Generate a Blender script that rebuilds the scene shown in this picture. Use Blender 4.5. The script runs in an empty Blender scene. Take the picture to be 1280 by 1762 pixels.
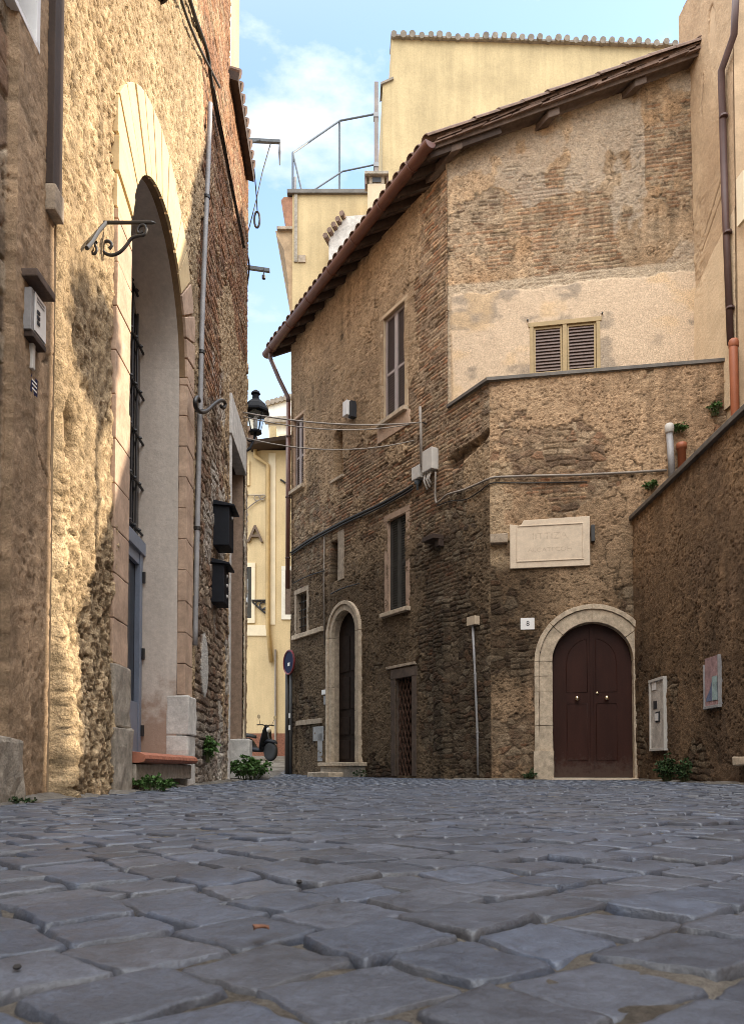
import bpy, bmesh, math, random
import numpy as np
from mathutils import Vector, Matrix
random.seed(7)
PI = math.pi
SC = bpy.context.scene
COL = SC.collection
rad = math.radians

# ------------------------------------------------------------------ camera
CAM_Z = 0.16
F_PX = 1350.0           # focal length in pixels of the 1280x1762 photograph
TILT = rad(2.0)
HORIZON = 1322.0
PCY = HORIZON - F_PX * math.tan(TILT)
cam = bpy.data.cameras.new('camera')
cam.sensor_width = 36.0
cam.lens = 36.0 * F_PX / 1762.0
cam.shift_y = (PCY - 881.0) / 1762.0
cam.clip_start = 0.02
cam.clip_end = 600.0
cam.dof.use_dof = True
cam.dof.focus_distance = 8.0
cam.dof.aperture_fstop = 20.0
cam_o = bpy.data.objects.new('camera', cam)
COL.objects.link(cam_o)
cam_o.location = (0, 0, CAM_Z)
cam_o.rotation_euler = (PI / 2 + TILT, 0, 0)
SC.camera = cam_o

# ------------------------------------------------------------------ sky, sun, exposure
SUN_EL, SUN_AZ = rad(30), rad(78)          # azimuth from +Y towards +X
SC.view_settings.view_transform = 'Standard'
SC.view_settings.look = 'None'
SC.view_settings.exposure = 0.9
SC.view_settings.gamma = 1.0
SC.cycles.max_bounces = 8
SC.cycles.diffuse_bounces = 5
SC.cycles.use_denoising = True
SC.cycles.filter_width = 0.9
wd = bpy.data.worlds.new('World')
SC.world = wd
wd.use_nodes = True
nt = wd.node_tree
for n_ in list(nt.nodes):
    nt.nodes.remove(n_)
def N(tree, kind, **kw):
    n = tree.nodes.new(kind)
    for k, v in kw.items():
        if hasattr(n, k):
            setattr(n, k, v)
        else:
            n.inputs[k].default_value = v
    return n
def LK(tree, a, b):
    tree.links.new(a, b)
w_out = N(nt, 'ShaderNodeOutputWorld')
w_bg = N(nt, 'ShaderNodeBackground')
w_bg.inputs['Strength'].default_value = 0.085
w_sky = N(nt, 'ShaderNodeTexSky', sky_type='NISHITA', sun_disc=False, sun_elevation=SUN_EL, sun_rotation=SUN_AZ)
w_sky.air_density = 1.3
w_sky.dust_density = 0.6
w_tc = N(nt, 'ShaderNodeTexCoord')
w_map = N(nt, 'ShaderNodeMapping')
w_map.inputs['Scale'].default_value = (1.0, 1.0, 2.2)
LK(nt, w_tc.outputs['Generated'], w_map.inputs['Vector'])
w_noise = N(nt, 'ShaderNodeTexNoise')
w_noise.inputs['Scale'].default_value = 4.2
w_noise.inputs['Detail'].default_value = 9.0
w_noise.inputs['Roughness'].default_value = 0.58
LK(nt, w_map.outputs['Vector'], w_noise.inputs['Vector'])
w_ramp = N(nt, 'ShaderNodeValToRGB')
w_ramp.color_ramp.elements[0].position = 0.56
w_ramp.color_ramp.elements[1].position = 0.74
LK(nt, w_noise.outputs['Fac'], w_ramp.inputs['Fac'])
# bright sky patch overhead and behind, added as fill light; thin cloud wisps ahead; hazy near the horizon
w_dot = N(nt, 'ShaderNodeVectorMath', operation='DOT_PRODUCT')
w_dot.inputs[1].default_value = (-0.12, -0.36, 0.925)
LK(nt, w_tc.outputs['Generated'], w_dot.inputs[0])
w_fill = N(nt, 'ShaderNodeMapRange')
w_fill.interpolation_type = 'SMOOTHSTEP'
for k, v in (('From Min', 0.30), ('From Max', 0.90), ('To Min', 0.0), ('To Max', 1.0)):
    w_fill.inputs[k].default_value = v
LK(nt, w_dot.outputs['Value'], w_fill.inputs['Value'])
w_mx = N(nt, 'ShaderNodeMath', operation='MAXIMUM')
LK(nt, w_ramp.outputs['Color'], w_mx.inputs[0]); LK(nt, w_fill.outputs['Result'], w_mx.inputs[1])
w_sep = N(nt, 'ShaderNodeSeparateXYZ')
LK(nt, w_tc.outputs['Generated'], w_sep.inputs[0])
w_tint = N(nt, 'ShaderNodeMix', data_type='RGBA', blend_type='MULTIPLY')
w_tint.inputs['Factor'].default_value = 1.0
LK(nt, w_sky.outputs['Color'], w_tint.inputs['A'])
w_tint.inputs['B'].default_value = (2.6, 2.6, 2.85, 1)
w_cc = N(nt, 'ShaderNodeMix', data_type='RGBA')
LK(nt, w_fill.outputs['Result'], w_cc.inputs['Factor'])
w_cc.inputs['A'].default_value = (8.0, 8.2, 8.2, 1)
w_cc.inputs['B'].default_value = (38.0, 38.5, 38.5, 1)
w_mix = N(nt, 'ShaderNodeMix', data_type='RGBA')
LK(nt, w_mx.outputs['Value'], w_mix.inputs['Factor'])
LK(nt, w_tint.outputs['Result'], w_mix.inputs['A'])
LK(nt, w_cc.outputs['Result'], w_mix.inputs['B'])
# low pale haze band towards the horizon
w_hz = N(nt, 'ShaderNodeMapRange')
w_hz.interpolation_type = 'SMOOTHSTEP'
for k, v in (('From Min', 0.30), ('From Max', 0.62), ('To Min', 0.75), ('To Max', 0.0)):
    w_hz.inputs[k].default_value = v
LK(nt, w_sep.outputs['Z'], w_hz.inputs['Value'])
w_mix2 = N(nt, 'ShaderNodeMix', data_type='RGBA')
LK(nt, w_hz.outputs['Result'], w_mix2.inputs['Factor'])
LK(nt, w_mix.outputs['Result'], w_mix2.inputs['A'])
w_mix2.inputs['B'].default_value = (6.0, 6.7, 6.9, 1)
w_mix3 = N(nt, 'ShaderNodeMix', data_type='RGBA')
LK(nt, w_fill.outputs['Result'], w_mix3.inputs['Factor'])
LK(nt, w_mix2.outputs['Result'], w_mix3.inputs['A'])
LK(nt, w_mix.outputs['Result'], w_mix3.inputs['B'])
LK(nt, w_mix3.outputs['Result'], w_bg.inputs['Color'])
LK(nt, w_bg.outputs['Background'], w_out.inputs['Surface'])
sun = bpy.data.lights.new('sun', 'SUN')
sun.energy = 5.0
sun.angle = rad(0.6)
sun.color = (1.0, 0.87, 0.68)
sun_o = bpy.data.objects.new('sun', sun)
COL.objects.link(sun_o)
sdir = Vector((math.sin(SUN_AZ) * math.cos(SUN_EL), math.cos(SUN_AZ) * math.cos(SUN_EL), math.sin(SUN_EL)))
sun_o.rotation_euler = sdir.to_track_quat('Z', 'Y').to_euler()
sun_o.location = (30, 10, 30)

# ------------------------------------------------------------------ numeric noise
def _h(ix, iy, seed):
    with np.errstate(over='ignore'):
        h = ix.astype(np.uint32) * np.uint32(374761393) + iy.astype(np.uint32) * np.uint32(668265263) + np.uint32((seed * 1274126177) & 0xffffffff)
        h = (h ^ (h >> np.uint32(13))) * np.uint32(1274126177)
        h = h ^ (h >> np.uint32(16))
        h = (h * np.uint32(2246822519)) ^ (h >> np.uint32(15))
    return (h & np.uint32(0xffffff)).astype(np.float32) / np.float32(16777215.0)
def vn(x, y, seed=0):
    xf, yf = np.floor(x), np.floor(y)
    ix, iy = xf.astype(np.int64), yf.astype(np.int64)
    fx, fy = (x - xf).astype(np.float32), (y - yf).astype(np.float32)
    fx = fx * fx * fx * (fx * (fx * 6 - 15) + 10)
    fy = fy * fy * fy * (fy * (fy * 6 - 15) + 10)
    a, b = _h(ix, iy, seed), _h(ix + 1, iy, seed)
    c, d = _h(ix, iy + 1, seed), _h(ix + 1, iy + 1, seed)
    return (a + (b - a) * fx) * (1 - fy) + (c + (d - c) * fx) * fy
def fbm(x, y, seed=0, octaves=4, gain=0.5):
    s, a, t = 0.0, 1.0, 0.0
    for k in range(octaves):
        s = s + a * (vn(x * 2 ** k + 17.3 * k, y * 2 ** k - 9.1 * k, seed + k * 31) - 0.5)
        t += a
        a *= gain
    return s / t * 2.0          # about -1..1, mostly within +-0.6
def sstep(a, b, x):
    t = np.clip((x - a) / (b - a), 0, 1)
    return t * t * (3 - 2 * t)
def lerp(a, b, t):
    if isinstance(t, np.ndarray) and any(np.ndim(q) == 1 or np.ndim(q) > t.ndim for q in (a, b)):
        t = t[..., None]
    return a + (b - a) * t
def voro(x, y, seed=0, jit=0.9):
    ix, iy = np.floor(x).astype(np.int64), np.floor(y).astype(np.int64)
    f1 = np.full(x.shape, 9.0, np.float32); f2 = f1.copy()
    rid = np.zeros(x.shape, np.float32)
    for dx in (-1, 0, 1):
        for dy in (-1, 0, 1):
            cx, cy = ix + dx, iy + dy
            px = cx + 0.5 + jit * (_h(cx, cy, seed) - 0.5)
            py = cy + 0.5 + jit * (_h(cx, cy, seed + 7) - 0.5)
            d = np.sqrt((px - x) ** 2 + (py - y) ** 2).astype(np.float32)
            r = _h(cx, cy, seed + 13)
            near = d < f1
            f2 = np.where(near, f1, np.minimum(f2, d))
            rid = np.where(near, r, rid)
            f1 = np.where(near, d, f1)
    return f1, f2 - f1, rid
def bricks(u, z, bw, bh, seed):
    w = z + 0.010 * fbm(u * 1.3, z * 1.3, seed + 3, 2) * 2
    row = np.floor(w / bh)
    ri = row.astype(np.int64)
    off = _h(ri, ri * 0 + 5, seed) * bw
    wid = bw * (0.75 + 0.5 * _h(ri, ri * 0 + 9, seed))
    c = np.floor((u + off) / wid)
    ci = c.astype(np.int64)
    eu = (u + off) / wid - c
    ez = w / bh - row
    du = np.minimum(eu, 1 - eu) * wid
    dz = np.minimum(ez, 1 - ez) * bh
    e = np.minimum(du, dz)
    h = sstep(0.003, 0.013, e + 0.003 * fbm(u * 30, z * 30, seed + 1, 2))
    return h, _h(ci, ri, seed + 21), _h(ci, ri, seed + 22)
def pal(r, cols):
    cols = np.array(cols, np.float32)
    k = np.clip((r * len(cols)).astype(np.int64), 0, len(cols) - 1)
    return cols[k]

# ------------------------------------------------------------------ pixel measuring and wall frames
def ray(x, y):
    a, b = (x - 640.0) / F_PX, (PCY - y) / F_PX
    ct, st = math.cos(TILT), math.sin(TILT)
    return (a, ct - b * st, st + b * ct)
def at(x, y, d):
    """the point seen at photo pixel x, y at depth d"""
    r = ray(x, y)
    k = d / r[1]
    return (r[0] * k, d, CAM_Z + r[2] * k)
class Frame:
    """a vertical plane: u runs along it, z up, o outwards"""
    def __init__(s, o, t, n_hint=None):
        l = math.hypot(*t)
        s.o, s.t = o, (t[0] / l, t[1] / l)
        n = (s.t[1], -s.t[0])
        if n[0] * (0 - o[0]) + n[1] * (0 - o[1]) < 0:
            n = (-n[0], -n[1])
        s.n = n
    def pt(s, u, z, o=0.0):
        return (s.o[0] + s.t[0] * u + s.n[0] * o, s.o[1] + s.t[1] * u + s.n[1] * o, z)
    def px(s, x, y, o=0.0):
        r = ray(x, y)
        k = (o + s.o[0] * s.n[0] + s.o[1] * s.n[1]) / (r[0] * s.n[0] + r[1] * s.n[1])
        p = (r[0] * k, r[1] * k)
        return ((p[0] - s.o[0]) * s.t[0] + (p[1] - s.o[1]) * s.t[1], CAM_Z + r[2] * k)
    def rect(s, x0, y0, x1, y1, o=0.0):
        """u0,u1,z0,z1 of a photo rectangle lying in this plane"""
        xm, ym = (x0 + x1) / 2, (y0 + y1) / 2
        ua, ub = s.px(x0, ym, o)[0], s.px(x1, ym, o)[0]
        za, zb = s.px(xm, y1, o)[1], s.px(xm, y0, o)[1]
        return min(ua, ub), max(ua, ub), za, zb
class World:
    def pt(s, u, z, o=0.0):
        return (u, o, z)
WA = Frame((1.67, 11.0), (-3.38, 5.5))          # street front of the old brick house
WB = Frame((1.67, 11.0), (1.95, -0.34))         # its end wall, below the terrace
WU = Frame((1.141, 11.86), (1.95, -0.34))       # the end wall above the terrace
WD = Frame((3.58, 10.72), (0, -1))              # low boundary wall on the right
WC = Frame((4.70, 11.24), (0.105, -1.05))       # plaster tower on the right
WL = Frame((-1.655, 4.1), (-0.032, 1.0))        # left house with the tall arch
W0 = Frame((-1.672, 0.0), (0, 1))                # nearest house on the left
WE = Frame((0.51, 20.0), (1, 0.035))
WF = Frame((-1.87, 18.0), (1, 0.0))
WG = Frame((-6.5, 26.0), (1, 0.0))

# ------------------------------------------------------------------ materials
def mat_base(name, rough=0.9, spec=0.3):
    m = bpy.data.materials.new(name)
    m.use_nodes = True
    t = m.node_tree
    b = t.nodes['Principled BSDF']
    b.inputs['Roughness'].default_value = rough
    b.inputs['Specular IOR Level'].default_value = spec
    return m, t, b
def coords(t):
    return t.nodes.new('ShaderNodeTexCoord').outputs['Object']
def noise(t, vec, scale, detail=6, rough=0.6, stretch=None):
    if stretch:
        mp = t.nodes.new('ShaderNodeMapping')
        mp.inputs['Scale'].default_value = stretch
        t.links.new(vec, mp.inputs['Vector'])
        vec = mp.outputs['Vector']
    n = t.nodes.new('ShaderNodeTexNoise')
    n.inputs['Scale'].default_value = scale
    n.inputs['Detail'].default_value = detail
    n.inputs['Roughness'].default_value = rough
    t.links.new(vec, n.inputs['Vector'])
    return n.outputs['Fac']
def mrange(t, v, a, b, c, d):
    m = t.nodes.new('ShaderNodeMapRange')
    for k, x in (('From Min', a), ('From Max', b), ('To Min', c), ('To Max', d)):
        m.inputs[k].default_value = x
    t.links.new(v, m.inputs['Value'])
    return m.outputs['Result']
def mulc(t, c, v):
    m = t.nodes.new('ShaderNodeMix')
    m.data_type = 'RGBA'; m.blend_type = 'MULTIPLY'
    m.inputs['Factor'].default_value = 1.0
    if isinstance(c, tuple):
        m.inputs['A'].default_value = (*c, 1)
    else:
        t.links.new(c, m.inputs['A'])
    t.links.new(v, m.inputs['B'])
    return m.outputs['Result']
def bump(t, b, v, strength, dist):
    bp = t.nodes.new('ShaderNodeBump')
    bp.inputs['Strength'].default_value = strength
    bp.inputs['Distance'].default_value = dist
    t.links.new(v, bp.inputs['Height'])
    t.links.new(bp.outputs['Normal'], b.inputs['Normal'])
def wall_mat(name, lo=0.62, hi=1.4, bs=1.0, bd=0.008, rough=0.95, scale=55):
    m, t, b = mat_base(name, rough, 0.15)
    a = t.nodes.new('ShaderNodeVertexColor'); a.layer_name = 'Col'
    v = coords(t)
    n0 = noise(t, v, scale * 0.36, 4, 0.6)
    n1 = noise(t, v, scale, 8, 0.72)
    n2 = noise(t, v, scale * 3.2, 4, 0.7)
    c = mulc(t, a.outputs['Color'], mrange(t, n1, 0.3, 0.7, lo, hi))
    c = mulc(t, c, mrange(t, n2, 0.3, 0.7, 0.72, 1.28))
    t.links.new(c, b.inputs['Base Color'])
    ad = t.nodes.new('ShaderNodeMath'); ad.operation = 'MULTIPLY_ADD'
    ad.inputs[1].default_value = 1.3
    t.links.new(n0, ad.inputs[0]); t.links.new(n1, ad.inputs[2])
    bump(t, b, ad.outputs[0], bs, bd)
    bn = b.inputs['Normal'].links[0].from_node
    st = t.nodes.new('ShaderNodeMath'); st.operation = 'MULTIPLY'; st.inputs[1].default_value = bs
    t.links.new(a.outputs['Alpha'], st.inputs[0])      # alpha of the attribute: how coarse the surface is
    t.links.new(st.outputs[0], bn.inputs['Strength'])
    return m
def plain(name, col, rough=0.7, var=0.18, scale=9.0, bumpd=0.0, metal=0.0, spec=0.35, stretch=None, fine=60):
    m, t, b = mat_base(name, rough, spec)
    b.inputs['Metallic'].default_value = metal
    v = coords(t)
    n1 = noise(t, v, scale, 7, 0.62, stretch)
    c = mulc(t, col, mrange(t, n1, 0.3, 0.7, 1 - var, 1 + var))
    n2 = noise(t, v, fine, 5, 0.65)
    c = mulc(t, c, mrange(t, n2, 0.3, 0.7, 1 - var * 0.6, 1 + var * 0.6))
    t.links.new(c, b.inputs['Base Color'])
    t.links.new(mrange(t, n2, 0.2, 0.8, max(0.05, rough - 0.1), min(1, rough + 0.1)), b.inputs['Roughness'])
    if bumpd:
        bump(t, b, n2, 0.7, bumpd)
    return m
M = {}
M['wall'] = wall_mat('old_wall', 0.5, 1.55, 1.0, 0.015, 0.95, 60)
M['wall_fine'] = wall_mat('old_plaster', 0.74, 1.24, 0.9, 0.007, 0.95, 90)
M['wall_left'] = wall_mat('left_wall', 0.52, 1.5, 1.0, 0.016, 0.95, 75)
M['core'] = plain('wall_core', (0.22, 0.16, 0.11), 0.95, 0.3, 6, 0.004)
M['cobble'] = None
M['travertine'] = plain('travertine', (0.46, 0.37, 0.27), 0.85, 0.32, 14, 0.004, fine=90)
M['travertine_dark'] = plain('dark_travertine', (0.34, 0.27, 0.20), 0.9, 0.35, 11, 0.005, fine=80)
M['plaque'] = plain('plaque_stone', (0.60, 0.49, 0.37), 0.8, 0.12, 10, 0.002)
M['ochre_block'] = plain('ochre_plaster', (0.45, 0.315, 0.225), 0.85, 0.26, 5, 0.003, fine=38)
M['voussoir'] = plain('yellow_plaster', (0.62, 0.47, 0.26), 0.85, 0.10, 6, 0.002)
M['brown_reveal'] = plain('brown_reveal', (0.27, 0.185, 0.13), 0.9, 0.25, 12, 0.004)
def render_mat(name, col, s1=0.16, s2=0.14):
    """weathered paint: broad fading, rain streaks, small spalls"""
    m, t, b = mat_base(name, 0.92, 0.2)
    v = coords(t)
    c = mulc(t, col, mrange(t, noise(t, v, 0.9, 6, 0.6), 0.3, 0.7, 1 - s1, 1 + s1))
    c = mulc(t, c, mrange(t, noise(t, v, 2.2, 6, 0.7, (3, 3, 0.22)), 0.35, 0.75, 1 + s2 * 0.5, 1 - s2))
    c = mulc(t, c, mrange(t, noise(t, v, 26, 6, 0.7), 0.3, 0.7, 0.88, 1.12))
    c = mulc(t, c, mrange(t, noise(t, v, 5.5, 9, 0.75), 0.64, 0.70, 1.0, 0.80))
    t.links.new(c, b.inputs['Base Color'])
    bump(t, b, noise(t, v, 9, 8, 0.7), 0.6, 0.012)
    return m
def stained(m, col, z0, z1, scale=7.0, hard=0.12, amount=0.8):
    """rising damp or splashed dirt of its own ragged shape at the foot of a surface"""
    t = m.node_tree; b = t.nodes['Principled BSDF']
    src = b.inputs['Base Color'].links[0].from_socket
    v = coords(t)
    sp = t.nodes.new('ShaderNodeSeparateXYZ'); t.links.new(v, sp.inputs[0])
    zf = mrange(t, sp.outputs['Z'], z0, z1, 0.75, 0.0)
    ad = t.nodes.new('ShaderNodeMath'); ad.operation = 'ADD'
    t.links.new(zf, ad.inputs[0]); t.links.new(noise(t, v, scale, 7, 0.65), ad.inputs[1])
    mx = t.nodes.new('ShaderNodeMix'); mx.data_type = 'RGBA'
    t.links.new(mrange(t, ad.outputs[0], 0.82, 0.82 + hard, 0.0, amount), mx.inputs['Factor'])
    t.links.new(src, mx.inputs['A']); mx.inputs['B'].default_value = (*col, 1)
    t.links.new(mx.outputs['Result'], b.inputs['Base Color'])
    return m
M['reveal'] = stained(render_mat('reveal_plaster', (0.55, 0.485, 0.425), 0.10, 0.14), (.30, .19, .13), .25, 1.5, 6.0, .25, .75)
M['yellow'] = render_mat('yellow_house_paint', (0.47, 0.36, 0.20))
M['yellow_pale'] = render_mat('pale_yellow_paint', (0.58, 0.45, 0.265), 0.12, 0.12)
M['cream'] = plain('cream_paint', (0.72, 0.62, 0.45), 0.85, 0.08, 3)
M['white'] = plain('white_stucco', (0.70, 0.66, 0.58), 0.85, 0.12, 5, 0.002)
M['white_stone'] = plain('white_stone', (0.55, 0.52, 0.48), 0.8, 0.25, 9, 0.004)
M['grey_stone'] = plain('grey_stone', (0.30, 0.26, 0.21), 0.9, 0.4, 13, 0.008, fine=70)
M['tile'] = plain('roof_tile', (0.16, 0.105, 0.08), 0.85, 0.4, 8, 0.004)
M['tile_grey'] = plain('grey_tile', (0.24, 0.20, 0.16), 0.85, 0.35, 6, 0.003)
M['wood_dark'] = plain('dark_wood', (0.05, 0.032, 0.024), 0.8, 0.3, 12, 0.002, stretch=(1, 1, 0.3))
M['wood_grey'] = plain('grey_wood', (0.115, 0.08, 0.062), 0.85, 0.35, 10, 0.003)
M['door_brown'] = plain('brown_door_paint', (0.036, 0.0125, 0.0085), 0.5, 0.25, 6, 0.0008, spec=0.15, stretch=(1, 1, 0.25))
M['door_dark'] = plain('dark_old_door', (0.026, 0.017, 0.013), 0.75, 0.3, 10, 0.001, spec=0.08)
M['shutter'] = plain('brown_shutter', (0.15, 0.115, 0.11), 0.75, 0.15, 10, spec=0.12)
M['shutter_dark'] = plain('dark_green_shutter', (0.06, 0.056, 0.05), 0.8, 0.15, 10, spec=0.1)
M['shutter_frame'] = plain('shutter_frame', (0.34, 0.29, 0.28), 0.6, 0.12, 10)
M['wood_yellow'] = plain('ochre_window_frame', (0.36, 0.26, 0.13), 0.6, 0.12, 10)
M['copper'] = plain('copper_gutter', (0.13, 0.052, 0.036), 0.42, 0.22, 5, 0.0, spec=0.5)
M['pipe_brown'] = plain('brown_pipe', (0.095, 0.055, 0.05), 0.5, 0.18, 5)
M['pipe_red'] = plain('red_pipe', (0.32, 0.105, 0.05), 0.5, 0.15, 5)
M['pipe_grey'] = plain('grey_pipe', (0.26, 0.25, 0.25), 0.5, 0.18, 6)
M['iron'] = plain('black_iron', (0.018, 0.016, 0.016), 0.5, 0.3, 20, spec=0.5)
M['iron_grey'] = plain('grey_iron', (0.11, 0.13, 0.15), 0.5, 0.2, 10)
M['black_paint'] = plain('black_paint', (0.008, 0.009, 0.013), 0.6, 0.2, 10, spec=0.2)
M['cable'] = plain('black_cable', (0.03, 0.027, 0.025), 0.6, 0.3, 6)
M['cable_grey'] = plain('grey_cable', (0.24, 0.205, 0.175), 0.6, 0.2, 6)
M['plastic'] = plain('grey_plastic', (0.50, 0.47, 0.43), 0.5, 0.10, 6)
M['plastic_white'] = plain('white_plastic', (0.75, 0.73, 0.71), 0.4, 0.06, 8)
M['brass'] = plain('brass', (0.75, 0.62, 0.42), 0.25, 0.08, 10, metal=1.0)
M['terracotta'] = plain('terracotta', (0.33, 0.125, 0.075), 0.7, 0.2, 14, 0.002)
M['steel_blue'] = plain('blue_grey_metal', (0.16, 0.19, 0.25), 0.4, 0.12, 6, spec=0.5)
M['blue'] = plain('blue_enamel', (0.010, 0.014, 0.055), 0.6, 0.1, 10, spec=0.1)
M['red'] = plain('red_enamel', (0.16, 0.015, 0.02), 0.35, 0.1, 10)
M['ink'] = plain('ink', (0.03, 0.03, 0.035), 0.6, 0.1, 10)
M['rubber'] = plain('rubber', (0.015, 0.015, 0.016), 0.75, 0.2, 12)
M['chrome'] = plain('chrome', (0.6, 0.6, 0.62), 0.2, 0.1, 10, metal=1.0)
M['red_paint'] = plain('dark_red_paint', (0.13, 0.015, 0.018), 0.3, 0.1, 10, spec=0.5)
M['brick_red'] = plain('brick_plinth', (0.22, 0.095, 0.06), 0.9, 0.35, 20, 0.006)
M['pink'] = plain('faded_pink_paper', (0.30, 0.19, 0.19), 0.8, 0.35, 14, 0.001)
M['lead'] = plain('lead_sheet', (0.12, 0.105, 0.09), 0.6, 0.3, 8, 0.002)
M['leaf'] = plain('green_leaf', (0.055, 0.115, 0.026), 0.6, 0.4, 30, spec=0.3)
M['leaf_dark'] = plain('dark_leaf', (0.032, 0.062, 0.02), 0.6, 0.4, 30, spec=0.3)
M['stem'] = plain('plant_stem', (0.07, 0.075, 0.03), 0.8, 0.2, 20)
M['dry_leaf'] = plain('dry_leaf', (0.15, 0.065, 0.035), 0.7, 0.3, 60)
M['pebble'] = plain('dark_pebble', (0.035, 0.032, 0.032), 0.8, 0.3, 60)
def glass_mat():
    m, t, b = mat_base('window_glass', 0.06, 0.6)
    v = coords(t)
    t.links.new(mulc(t, (0.035, 0.04, 0.045), mrange(t, noise(t, v, 3), 0.3, 0.7, 0.7, 1.3)), b.inputs['Base Color'])
    return m
M['glass'] = glass_mat()
stained(M['door_brown'], (.10, .075, .06), 0.0, 0.55, 16.0, .3, .45)
def lantern_glass():
    m, t, b = mat_base('lantern_glass', 0.15, 0.5)
    v = coords(t)
    t.links.new(mulc(t, (0.85, 0.88, 0.86), mrange(t, noise(t, v, 8), 0.3, 0.7, 0.92, 1.05)), b.inputs['Base Color'])
    b.inputs['Transmission Weight'].default_value = 0.9
    b.inputs['IOR'].default_value = 1.05
    return m
M['lantern_glass'] = lantern_glass()
# ------------------------------------------------------------------ object helpers
def thing(name, label, cat, loc=(0, 0, 0), group=None):
    o = bpy.data.objects.new(name, None)
    COL.objects.link(o)
    o.location = loc
    o.empty_display_size = 0.1
    o['label'] = label; o['category'] = cat
    if group: o['group'] = group
    return o
def tag(o, label, cat, group=None):
    o['label'] = label; o['category'] = cat
    if group: o['group'] = group
    return o
def parent_to(o, p):
    if p is None: return
    base = Vector((0, 0, 0)); q = p
    o.parent = p
    mw = Matrix.Identity(4)
    chain = []
    while q is not None:
        chain.append(q); q = q.parent
    for q in reversed(chain):
        mw = mw @ q.matrix_parent_inverse @ Matrix.LocRotScale(q.location, q.rotation_euler, q.scale)
    o.matrix_parent_inverse = mw.inverted()
class MB:
    def __init__(s):
        s.v, s.f = [], []
    def add(s, vs, fs):
        b = len(s.v)
        s.v += [tuple(map(float, p)) for p in vs]
        s.f += [tuple(i + b for i in f) for f in fs]
        return s
    def box(s, fr, u0, u1, z0, z1, o0, o1):
        p = [fr.pt(u, z, o) for o in (o0, o1) for z in (z0, z1) for u in (u0, u1)]
        return s.add(p, [(0, 1, 3, 2), (4, 6, 7, 5), (0, 4, 5, 1), (2, 3, 7, 6), (0, 2, 6, 4), (1, 5, 7, 3)])
    def hexa(s, p):
        """eight corners: four below, four above"""
        return s.add(p, [(0, 3, 2, 1), (4, 5, 6, 7), (0, 1, 5, 4), (1, 2, 6, 5), (2, 3, 7, 6), (3, 0, 4, 7)])
    def prism(s, fr, poly, o0, o1):
        n = len(poly)
        v = [fr.pt(u, z, o0) for u, z in poly] + [fr.pt(u, z, o1) for u, z in poly]
        f = [tuple(range(n)), tuple(range(2 * n - 1, n - 1, -1))]
        f += [(i, (i + 1) % n, n + (i + 1) % n, n + i) for i in range(n)]
        return s.add(v, f)
    def ground_prism(s, poly, z0, z1):
        n = len(poly)
        z1s = z1 if isinstance(z1, (list, tuple)) else [z1] * n
        v = [(x, y, z0) for x, y in poly] + [(p[0], p[1], z) for p, z in zip(poly, z1s)]
        f = [tuple(range(n)), tuple(range(2 * n - 1, n - 1, -1))]
        f += [(i, (i + 1) % n, n + (i + 1) % n, n + i) for i in range(n)]
        return s.add(v, f)
    def ring(s, fr, cu, cz, r0, r1, a0, a1, o0, o1, n=10):
        v, f = [], []
        for i in range(n + 1):
            a = a0 + (a1 - a0) * i / n
            c, sn = math.cos(a), math.sin(a)
            v += [fr.pt(cu + r0 * c, cz + r0 * sn, o0), fr.pt(cu + r1 * c, cz + r1 * sn, o0),
                  fr.pt(cu + r1 * c, cz + r1 * sn, o1), fr.pt(cu + r0 * c, cz + r0 * sn, o1)]
        for i in range(n):
            b = 4 * i
            for k in range(4):
                f.append((b + k, b + (k + 1) % 4, b + 4 + (k + 1) % 4, b + 4 + k))
        f += [(0, 1, 2, 3), (4 * n + 3, 4 * n + 2, 4 * n + 1, 4 * n)]
        return s.add(v, f)
    def tube(s, pts, r, n=8, closed=False):
        pts = [Vector(p) for p in pts]
        m = len(pts)
        rs = r if isinstance(r, (list, tuple)) else [r] * m
        up = None
        v, f = [], []
        for i, p in enumerate(pts):
            if closed:
                d = pts[(i + 1) % m] - pts[i - 1]
            else:
                d = pts[min(i + 1, m - 1)] - pts[max(i - 1, 0)]
            if d.length < 1e-9: d = Vector((0, 0, 1))
            d.normalize()
            if up is None:
                up = d.orthogonal().normalized()
            up = up - d * up.dot(d)
            if up.length < 1e-6: up = d.orthogonal()
            up.normalize()
            w = d.cross(up)
            for k in range(n):
                a = 2 * PI * k / n
                v.append(p + (up * math.cos(a) + w * math.sin(a)) * rs[i])
        for i in range(m if closed else m - 1):
            j = (i + 1) % m
            for k in range(n):
                f.append((i * n + k, i * n + (k + 1) % n, j * n + (k + 1) % n, j * n + k))
        if not closed:
            f += [tuple(range(n - 1, -1, -1)), tuple((m - 1) * n + k for k in range(n))]
        return s.add(v, f)
    def lathe(s, prof, c, n=16, axis=None):
        """prof: (r, h) pairs along axis (default up) from centre c"""
        ax = Vector(axis or (0, 0, 1)).normalized()
        e1 = ax.orthogonal().normalized(); e2 = ax.cross(e1)
        c = Vector(c)
        v, f = [], []
        for r, h in prof:
            for k in range(n):
                a = 2 * PI * (k + 0.5) / n
                v.append(c + ax * h + (e1 * math.cos(a) + e2 * math.sin(a)) * max(r, 1e-4))
        for i in range(len(prof) - 1):
            for k in range(n):
                f.append((i * n + k, i * n + (k + 1) % n, (i + 1) * n + (k + 1) % n, (i + 1) * n + k))
        f += [tuple(range(n - 1, -1, -1)), tuple((len(prof) - 1) * n + k for k in range(n))]
        return s.add(v, f)
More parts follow.
